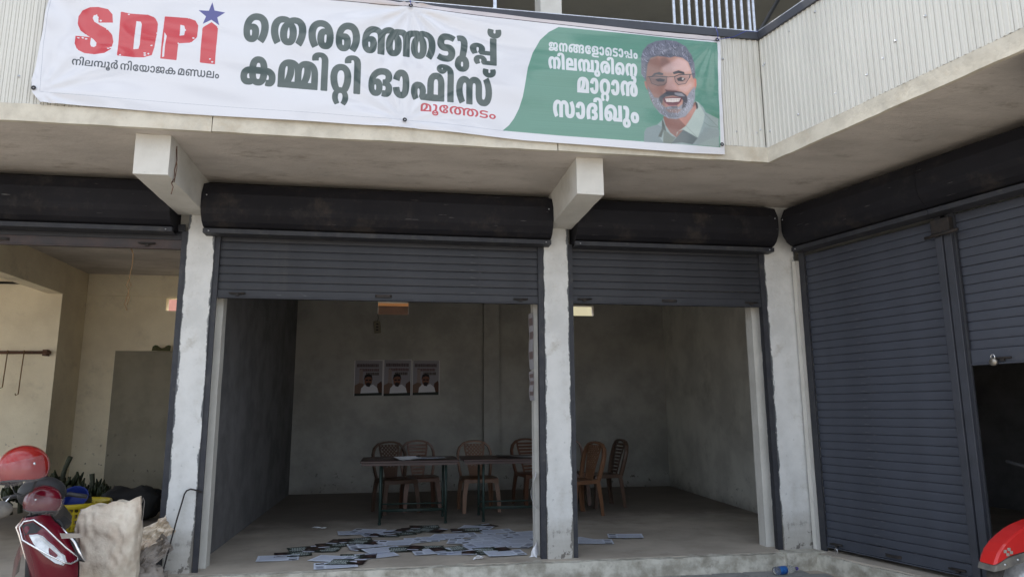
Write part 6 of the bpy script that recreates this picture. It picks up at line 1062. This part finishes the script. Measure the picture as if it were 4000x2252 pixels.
MB().lathe([(0.292, 0.235), (0.315, 0.24), (0.322, 0.275), (0.315, 0.29), (0.30, 0.285), (0.295, 0.25), (0.292, 0.235)], n=44).obj('rim', M['yellow'], yb)
tag(MB().lathe([(0, 0.0), (0.15, 0.0), (0.185, 0.02), (0.20, 0.27), (0.215, 0.275), (0.215, 0.26), (0.212, 0.25)], n=28).xf(Matrix.Rotation(R(62), 4, 'X') @ Matrix.Rotation(R(8), 4, 'Z')).obj('blue_tub', M['blue'], loc=(-3.62, 9.10, 0.30)), 'blue plastic tub tipped inside the yellow basket', 'tub')
bpy.data.objects['blue_tub'].scale = (0.72, 0.72, 0.62)
from mathutils import noise as mnoise
def lump(nm, mat, loc, size, seed, lab, cat, n=24, amp=0.12, rz=0, fr=2.6):
    def f(u, v):
        th, ph = u * 2 * math.pi, v * math.pi; p = Vector((math.cos(th) * math.sin(ph), math.sin(th) * math.sin(ph), -math.cos(ph)))
        p = Vector([math.copysign(abs(c) ** 0.65, c) for c in p]); k = 1 + amp * mnoise.noise(p * fr + Vector((seed, 0, 0))) + amp * .6 * mnoise.noise(p * fr * 3 + Vector((0, seed, 0)))
        return (p.x * size[0] * k, p.y * size[1] * k, max(0, (p.z * k + 1) * size[2]))
    return tag(MB().grid(f, n, n // 2).obj(nm, M[mat], loc=loc, rz=rz), lab, cat)
lump('black_bundle', 'black_cloth', (-3.28, 9.75, 0), (0.34, 0.22, 0.20), 4, 'black cloth bundle on the floor behind the upright sack', 'bundle', amp=0.2)
def sack_fn(W, H, D, seed, slump=0.05, open_top=True):
    def f(u, v):
        th = u * 2 * math.pi; sx = math.copysign(abs(math.cos(th)) ** 0.55, math.cos(th)); sy = math.copysign(abs(math.sin(th)) ** 0.75, math.sin(th))
        bul = 1 - 0.35 * v ** 3; w = W * (1 - 0.03 * math.sin(5 * v + seed)); d = D * (0.62 + 0.5 * math.sin(min(1, v * 1.1) * 2.6)) * bul
        x, y, z = sx * w / 2, sy * d / 2, v * H
        p = Vector((x, y, z)); cr_ = mnoise.noise(Vector((x * 7, y * 7, z * 4.5)) + Vector((seed, 0, 0))) * 0.034 + mnoise.noise(Vector((x * 22 + z * 9, y * 20, z * 7)) + Vector((0, seed, 0))) * 0.016 - abs(mnoise.noise(Vector((x * 15 - z * 3, y * 6, z * 2.0 + seed)))) * 0.034 - abs(mnoise.noise(Vector((x * 12 + z * 9, 0, z * 11)))) * 0.014
        y += math.copysign(1, sy if abs(sy) > .05 else 1) * cr_ * (1 if abs(sy) > .2 else .3); x += sx * cr_ * .3
        if v > .9: z += 0.035 * (x / W) * 2 * (v - .9) / .1 + 0.012 * math.sin(x * 40) * (v - .9) / .1
        return (x, y, z)
    return f
sk = thing('woven_sack', 'tall cream woven plastic sack standing behind the maroon scooter', 'sack', (-2.165, 6.02, -0.152), R(-2))
MB().grid(sack_fn(0.45, 0.79, 0.27, 2), 110, 90).obj('sack_body', M['sack'], sk)
for i, xx in enumerate((0.0, 0.235)):
    MB().tube([(xx, -0.04, 0.79), (xx + .01, -0.05, 0.83), (xx + .022, -0.05, 0.80), (xx + .02, -0.055, 0.76 - .1 * i), (xx + .03, -.055, .70 - .1 * i)], 0.0022, 5).obj('thread', M['sheet_plastic'], sk)
def drape(nm, mat, c, w, h, rot, seed, lab, cat='sheet'):
    def f(u, v):
        p = Vector(((u - .5) * w, 0, (v - .5) * h)); k = mnoise.noise(Vector((u * 3.5, v * 2, seed))) * .09 + mnoise.noise(Vector((u * 9, v * 7, seed))) * .03 + abs(mnoise.noise(Vector((u * 6 - v * 4, v * 3, seed)))) * .05
        return (p.x, k, p.z)
    o = MB().grid(f, 30, 26, False).obj(nm, M[mat], loc=c); o.rotation_euler = rot; return tag(o, lab, cat)
drape('folded_sack', 'sack', (-1.98, 6.36, 0.33), 0.36, 0.16, (R(-12), R(-32), R(0)), 3, 'folded cream sack wedged between the upright sack and the left pillar', 'sack')
drape('folded_sack', 'sheet_plastic', (-1.98, 6.30, 0.16), 0.42, 0.16, (R(-20), R(-38), R(5)), 8, 'second folded pale sack lower down against the left pillar', 'sack')
lump('plastic_heap', 'sheet_plastic', (-1.98, 6.28, -0.152), (0.16, 0.12, 0.13), 9, 'crumpled grey plastic heap at the foot of the left pillar', 'plastic', amp=0.3, n=36, fr=4)
ro = MB().tube([(-1.845, 6.22, -0.15), (-1.835, 6.26, 0.02), (-1.79, 6.40, 0.44), (-1.768, 6.455, 0.60), (-1.760, 6.462, 0.645), (-1.745, 6.465, 0.672), (-1.715, 6.47, 0.684), (-1.68, 6.475, 0.675), (-1.625, 6.475, 0.655)], 0.0065, 8)
tag(ro.obj('bent_rod', M['iron']), 'thin bent iron rod leaning on the front of the left pillar', 'rod')

# plastic bottle
bo_ = thing('water_bottle', 'clear plastic bottle with a blue label lying at the foot of the corner pillar', 'bottle', (3.385, 6.155, -0.108), R(14))
rt = Matrix.Rotation(math.pi / 2, 4, 'Y')
MB().lathe([(0, 0), (0.030, 0.0), (0.036, 0.006), (0.0365, 0.03), (0.034, 0.05), (0.034, 0.13), (0.0365, 0.15), (0.034, 0.19), (0.020, 0.225), (0.013, 0.235), (0.013, 0.255)], n=24).xf(rt).obj('bottle_body', M['pet'], bo_)
MB().lathe([(0.0352, 0.045), (0.0366, 0.048), (0.0366, 0.125), (0.0352, 0.128)], n=24).xf(rt).obj('label', M['label_blue'], bo_)
MB().lathe([(0.0, 0.272), (0.014, 0.272), (0.0155, 0.268), (0.0155, 0.252), (0.013, 0.252)], n=18).xf(rt).obj('cap', M['cap_purple'], bo_)

# ------------------------------------------------------------------ maroon scooter with two helmets
S_ = thing('motor_scooter', 'maroon motor scooter with a slanted headlamp parked in front of the left shop', 'scooter', (-2.15, 5.0, -0.152))
AP_L = [(-0.150, 0.0, 0.835), (-0.183, 0.0, 0.776), (-0.162, 0.0, 0.735), (-0.133, 0.0, 0.646), (-0.104, 0.0, 0.559), (-0.076, 0.0, 0.471), (-0.052, 0.0, 0.373), (-0.022, 0.0, 0.269), (0.01, 0, 0.20)]
AP_R = [(-0.010, 0.0, 0.850), (0.020, 0.0, 0.805), (0.062, 0.0, 0.769), (0.113, 0.0, 0.709), (0.165, 0.0, 0.636), (0.188, 0.0, 0.548), (0.193, 0.0, 0.46), (0.191, 0.0, 0.362), (0.16, 0.0, 0.22)]
def curve(P_, t):
    t = t * (len(P_) - 1); i = min(int(t), len(P_) - 2); return Vector(P_[i]).lerp(Vector(P_[i + 1]), t - i)
def apron(u, v, push=0.0):
    a, b = curve(AP_L, v), curve(AP_R, v); p = a.lerp(b, u); k = math.sin(math.pi * u) ** 0.6 * (0.5 + 0.5 * math.sin(math.pi * min(1, v * 1.15 + .1)) ** .5)
    crease = 0.02 * max(0, 1 - abs(u - 0.42) * 6)
    return (p.x, -0.135 * k - crease * .4 - push, p.z)
MB().grid(apron, 24, 28).obj('front_apron', M['maroon'], S_)
MB().grid(lambda u, v: (apron(u, v)[0], 0.02 + 0.03 * math.sin(math.pi * u), apron(u, v)[2]), 10, 12).obj('inner_panel', M['black'], S_)
chl = [(-0.161, -0.01, 0.800), (-0.180, -0.012, 0.775), (-0.158, -0.014, 0.731), (-0.125, -0.014, 0.644), (-0.092, -0.014, 0.558), (-0.066, -0.014, 0.480), (-0.042, -0.014, 0.373), (-0.015, -0.01, 0.27)]
MB().sweep(chl, [(-0.007, -0.012), (0.007, -0.012), (0.007, 0.012), (-0.007, 0.012)], up=(0, 1, 0)).obj('trim_strip', M['chrome'], S_)
MB().tube([(0.075, -0.02, 0.770), (0.121, -0.03, 0.725), (0.168, -0.035, 0.676), (0.205, -0.04, 0.615), (0.236, -0.03, 0.562)], [0.004, 0.006, 0.008, 0.009, 0.006], 8).obj('trim_strip', M['chrome'], S_)
MB().loft([[(0.13, -0.03, 0.70), (0.17, -0.035, 0.66), (0.19, -0.02, 0.66), (0.15, -0.01, 0.71)], [(0.205, -0.04, 0.575), (0.235, -0.03, 0.560), (0.225, -0.0, 0.548), (0.195, -0.02, 0.56)]], True, True).obj('side_lamp', M['black'], S_)
def on_ap(x, z, out=0.0):
    """point on the apron's outer face at height z"""
    best = min(((i / 40, j / 60) for i in range(41) for j in range(61)), key=lambda q: (apron(*q)[0] - x) ** 2 + (apron(*q)[2] - z) ** 2)
    return (x, apron(*best)[1] - out, z)
LOOP = [(-0.114, 0.788), (-0.093, 0.821), (-0.049, 0.828), (0.011, 0.778), (0.133, 0.65), (0.185, 0.586), (0.186, 0.563), (0.168, 0.553), (0.141, 0.565), (0.054, 0.63), (-0.033, 0.689), (-0.095, 0.712)]
lp = [on_ap(x, z, 0.010) for x, z in LOOP]
MB().tube(lp, 0.0055, 8, closed=True).obj('lamp_bezel', M['chrome'], S_)
LENS = [(-0.053, 0.746), (-0.013, 0.748), (0.016, 0.733), (0.075, 0.672), (0.137, 0.605), (0.153, 0.560), (0.138, 0.545), (0.110, 0.560), (0.055, 0.610), (0.008, 0.654), (-0.025, 0.700)]
l0 = [on_ap(x, z, -0.002) for x, z in LENS]; cx_, cz_ = 0.05, 0.65
l1 = [on_ap(cx_ + (x - cx_) * .88, cz_ + (z - cz_) * .88, 0.012) for x, z in LENS]
MB().loft([l0, l1], True, True).obj('headlamp', M['lens'], S_)
k_ = MB(); k_.add([on_ap(x, z, 0.006) for x, z in ((-0.10, 0.80), (-0.05, 0.815), (0.0, 0.775), (-0.015, 0.752), (-0.055, 0.752), (-0.075, 0.74))], [(0, 1, 2, 3, 4, 5)]); k_.obj('lamp_mask', M['black'], S_)
tp = [(0.110, 0.742), (0.222, 0.738), (0.240, 0.714), (0.124, 0.712)]
MB().loft([[(x, -0.115, z) for x, z in tp], [(x, -0.112, z + 0.002) for x, z in tp]], True, True).obj('tape_strip', M['sheet_plastic'], S_)
# cowl, bars, seat, floor and wheels behind the apron
def egg(c, r3, n=20): return lambda u, v: (c[0] + r3[0] * math.cos(u * 2 * math.pi) * math.sin(v * math.pi), c[1] + r3[1] * math.sin(u * 2 * math.pi) * math.sin(v * math.pi), c[2] - r3[2] * math.cos(v * math.pi))
MB().grid(egg((-0.11, 0.10, 0.965), (0.14, 0.11, 0.105)), 20, 12).obj('handlebar_cowl', M['black'], S_)
MB().tube([(-0.36, 0.16, 0.93), (-0.26, 0.14, 0.95), (-0.12, 0.12, 0.93), (0.04, 0.14, 0.95), (0.14, 0.16, 0.93)], 0.014, 10).obj('handlebar', M['black'], S_)
MB().grid(egg((-0.33, 0.05, 0.875), (0.085, 0.03, 0.055)), 16, 10).obj('mirror', M['grey_plastic'], S_)
MB().tube([(-0.30, 0.12, 0.95), (-0.32, 0.08, 0.90)], 0.006, 6).obj('brake_lever', M['chrome'], S_)
RV = Matrix.Rotation(R(23), 4, 'Z')
MB().tube([(-0.10, 0.10, 0.92), (-0.08, -0.02, 0.60), (-0.05, -0.04, 0.28)], 0.03, 10).obj('steering_column', M['black'], S_)
MB().loft([[(x, y, z) for x, z in ((-0.20, 0.26), (0.16, 0.26), (0.16, 0.33), (-0.20, 0.33))] for y in (0.03, 0.45)], True, True).xf(RV).obj('footboard', M['black'], S_)
MB().grid(lambda u, v: (-0.02 + (0.15 + 0.03 * math.sin(math.pi * v)) * math.cos(math.pi * u), 0.48 + 0.75 * v, 0.30 + (0.33 + 0.06 * v) * math.sin(math.pi * u) ** .6), 14, 12).xf(RV).obj('rear_body', M['maroon'], S_)
MB().loft([[(x * w - 0.02, y, z + dz) for x, z in ((-0.13, 0.66), (-0.15, 0.70), (-0.10, 0.75), (0.10, 0.75), (0.15, 0.70), (0.13, 0.66))] for y, w, dz in ((0.50, .7, 0), (0.60, 1, .01), (0.90, 1, .02), (1.15, .8, .04), (1.22, .5, .04))], True, True).xf(RV).obj('seat', M['black'], S_, bevel=0.01)
def wheel(c, r_, w_, parent, rz=0):
    t_ = MB().lathe([(r_ - .055, -w_ / 2), (r_ - .02, -w_ / 2), (r_, -w_ / 4), (r_, w_ / 4), (r_ - .02, w_ / 2), (r_ - .055, w_ / 2), (r_ - .055, -w_ / 2)], n=36).xf(Matrix.Translation(c) @ Matrix.Rotation(rz, 4, 'Z') @ Matrix.Rotation(math.pi / 2, 4, 'Y')).obj('tyre', M['rubber'], parent)
    h_ = MB().lathe([(0.0, -w_ / 3), (0.03, -w_ / 3), (0.035, -w_ / 5), (r_ - .06, -w_ / 6), (r_ - .052, -w_ / 2.2), (r_ - .052, w_ / 2.2), (r_ - .06, w_ / 6), (0.035, w_ / 5), (0.03, w_ / 3), (0, w_ / 3)], n=30).xf(Matrix.Translation(c) @ Matrix.Rotation(rz, 4, 'Z') @ Matrix.Rotation(math.pi / 2, 4, 'Y')).obj('rim', M['galv'], parent)
wheel((0.02, -0.05, 0.215), 0.215, 0.09, S_); wheel((-0.46, 1.02, 0.215), 0.215, 0.09, S_, rz=R(23))
MB().grid(lambda u, v: (0.02 + 0.065 * math.cos(math.pi * u), -0.05 + 0.25 * math.cos(0.2 + 2.6 * v), 0.215 + 0.25 * math.sin(0.2 + 2.6 * v) * (0.9 + 0.1 * math.sin(math.pi * u))), 8, 14).obj('mudguard', M['maroon'], S_)

def helmet(label, loc, rot, mat, sc=1.0):
    t = thing('helmet', label, 'helmet', loc, 0, 'helmets hung on the scooter'); t.rotation_euler = rot; t.scale = (sc, sc, sc)
    def sh(u, v):
        th = (u - .5) * 2 * math.pi; ph = v * 0.66 * math.pi + 0.0
        cut = 0.10 * max(0, math.cos(th)) ** 1.5          # face opening at +x... lifted lower edge
        ph = v * (0.70 - cut) * math.pi
        rx_, ry_, rz_ = 0.140, 0.120, 0.130
        return (rx_ * math.sin(ph) * math.cos(th), ry_ * math.sin(ph) * math.sin(th), rz_ * math.cos(ph))
    MB().grid(sh, 40, 20).obj('shell', M[mat], t)
    o = MB().grid(lambda u, v: tuple(c * 0.93 for c in sh(u, v)), 30, 14).obj('lining', M['black'], t)
    MB().tube([tuple(c * 1.0 for c in sh(i / 40, 1.0)) for i in range(40)], 0.0055, 6, closed=True).obj('edge_trim', M['black'], t)
    def vis(u, v):
        th = (u - .5) * 0.62 * 2 * math.pi / 1.0 * 0.9; a = R(20) - v * R(62)
        return (0.152 * math.cos(a * .8) * math.cos(th), 0.130 * math.cos(a * .5) * math.sin(th), 0.135 * math.sin(a) + 0.012)
    vv = MB().grid(vis, 24, 10); top = list(vv.v); k = len(top); vv.v += [tuple(c * 0.985 for c in p) for p in top]; vv.f += [tuple(i + k for i in f[::-1]) for f in list(vv.f)]; vv.sm += [True] * (len(vv.f) - len(vv.sm))
    vv.obj('visor', M['visor'], t)
    for s in (-1, 1):
        MB().lathe([(0, 0.004), (0.006, 0.003), (0.008, 0)], n=12).xf(Matrix.Translation((0.03, s * 0.119, 0.02)) @ Matrix.Rotation(-s * math.pi / 2, 4, 'X')).obj('visor_screw', M['chrome'], t)
    MB().tube([(0.0, -0.105, -0.05), (0.02, -0.06, -0.13), (0.03, 0, -0.15), (0.02, 0.06, -0.13), (0.0, 0.105, -0.05)], 0.006, 6).obj('chin_strap', M['black'], t)
    return t
helmet('glossy red helmet with a clear visor resting on top of the scooter handlebar', (-2.255, 4.815, 0.990), (R(8), R(10), R(-112)), 'helmet_red', 1.06)
helmet('maroon helmet with a clear visor hanging below the red one', (-2.215, 5.02, 0.765), (R(-10), R(12), R(-18)), 'maroon', 0.80)

# ------------------------------------------------------------------ red motorcycle front at the right edge
B_ = thing('motorcycle', 'red motorcycle with a dusty front mudguard, its nose just entering at the bottom right', 'motorcycle', (0, 0, 0))
redp = [(3.872, 0.315), (3.885, 0.345), (3.913, 0.391), (3.965, 0.443), (4.024, 0.485), (4.085, 0.522), (4.152, 0.552), (4.24, 0.578), (4.36, 0.58), (4.5, 0.55), (4.56, 0.46), (4.45, 0.43), (4.30, 0.42), (4.17, 0.400), (4.07, 0.385), (3.97, 0.362), (3.915, 0.335)]
def guard(poly, y0, y1, inset=0.018):
    c = (sum(p[0] for p in poly) / len(poly), sum(p[1] for p in poly) / len(poly)); ins = [(c[0] + (x - c[0]) * .95, c[1] + (z - c[1]) * .93) for x, z in poly]
    return MB().loft([[(x, y0, z) for x, z in ins], [(x, y0 + inset, z) for x, z in poly], [(x, y1 - inset, z) for x, z in poly], [(x, y1, z) for x, z in ins]], True, True)
guard(redp, 4.22, 4.36).obj('mudguard', M['red_paint'], B_)
greyp = [(3.860, 0.275), (3.874, 0.311), (3.915, 0.331), (3.97, 0.358), (4.07, 0.381), (4.17, 0.396), (4.30, 0.416), (4.30, 0.36), (4.16, 0.345), (4.02, 0.312), (3.92, 0.283)]
guard(greyp, 4.215, 4.365, 0.01).obj('mudguard_skirt', M['grey_plastic'], B_)
wheel((4.17, 4.29, 0.150), 0.302, 0.095, B_, rz=math.pi / 2)
for y in (4.20, 4.38): MB().tube([(4.17, y, 0.15), (4.34, y, 0.62), (4.42, y, 0.86)], 0.018, 10).obj('fork', M['chrome'], B_)
MB().tube([(4.42, 3.98, 0.94), (4.40, 4.12, 0.92), (4.42, 4.29, 0.90), (4.40, 4.46, 0.92), (4.42, 4.6, 0.94)], 0.013, 8).obj('handlebar', M['black'], B_)
MB().grid(egg((4.38, 4.29, 0.78), (0.09, 0.09, 0.085)), 18, 12).obj('headlamp', M['lens'], B_)
for i, (x, z) in enumerate(((3.955, 0.400), (3.985, 0.412), (3.972, 0.380), (4.000, 0.392))):
    MB().cbox((x - .011, 4.2155, z - .010), (x + .011, 4.2195, z + .010), 0.001).obj('sticker', M['sheet_plastic'], B_)
for x, z in ((3.94, .318), (4.04, .345)): MB().lathe([(0, .005), (.006, .004), (.008, 0)], n=8).xf(Matrix.Translation((x, 4.215, z)) @ Matrix.Rotation(math.pi / 2, 4, 'X')).obj('rivet', M['galv'], B_)

# ------------------------------------------------------------------ behind the building: what the wall vents look out on
nh = thing('neighbour_house', 'painted house wall glimpsed through the vents in the back wall', 'house', (0, 0, 0))
MB().box((-16, 18.0, -0.16), (-2.4, 18.3, 7.0)).obj('pink_wall', M['pink'], nh)
MB().box((-2.39, 18.0, -0.16), (1.9, 18.3, 7.0)).obj('timber_wall', M['brown_out'], nh)
MB().box((-2.39, 17.3, 3.99), (1.9, 17.98, 4.06)).prism([(17.3, 4.062), (17.98, 4.062), (17.98, 4.5), (17.6, 4.4)], 0, -2.39, 1.9).obj('orange_awning', M['orange_out'], nh)
MB().box((1.91, 18.0, -0.16), (14, 18.3, 7.0)).obj('cream_wall', M['cream_out'], nh)
MB().tube([(-6.0, 16.5, 4.05), (-4.6, 16.5, 4.02)], 0.05, 10).obj('drain_pipe', M['sheet_plastic'], nh)
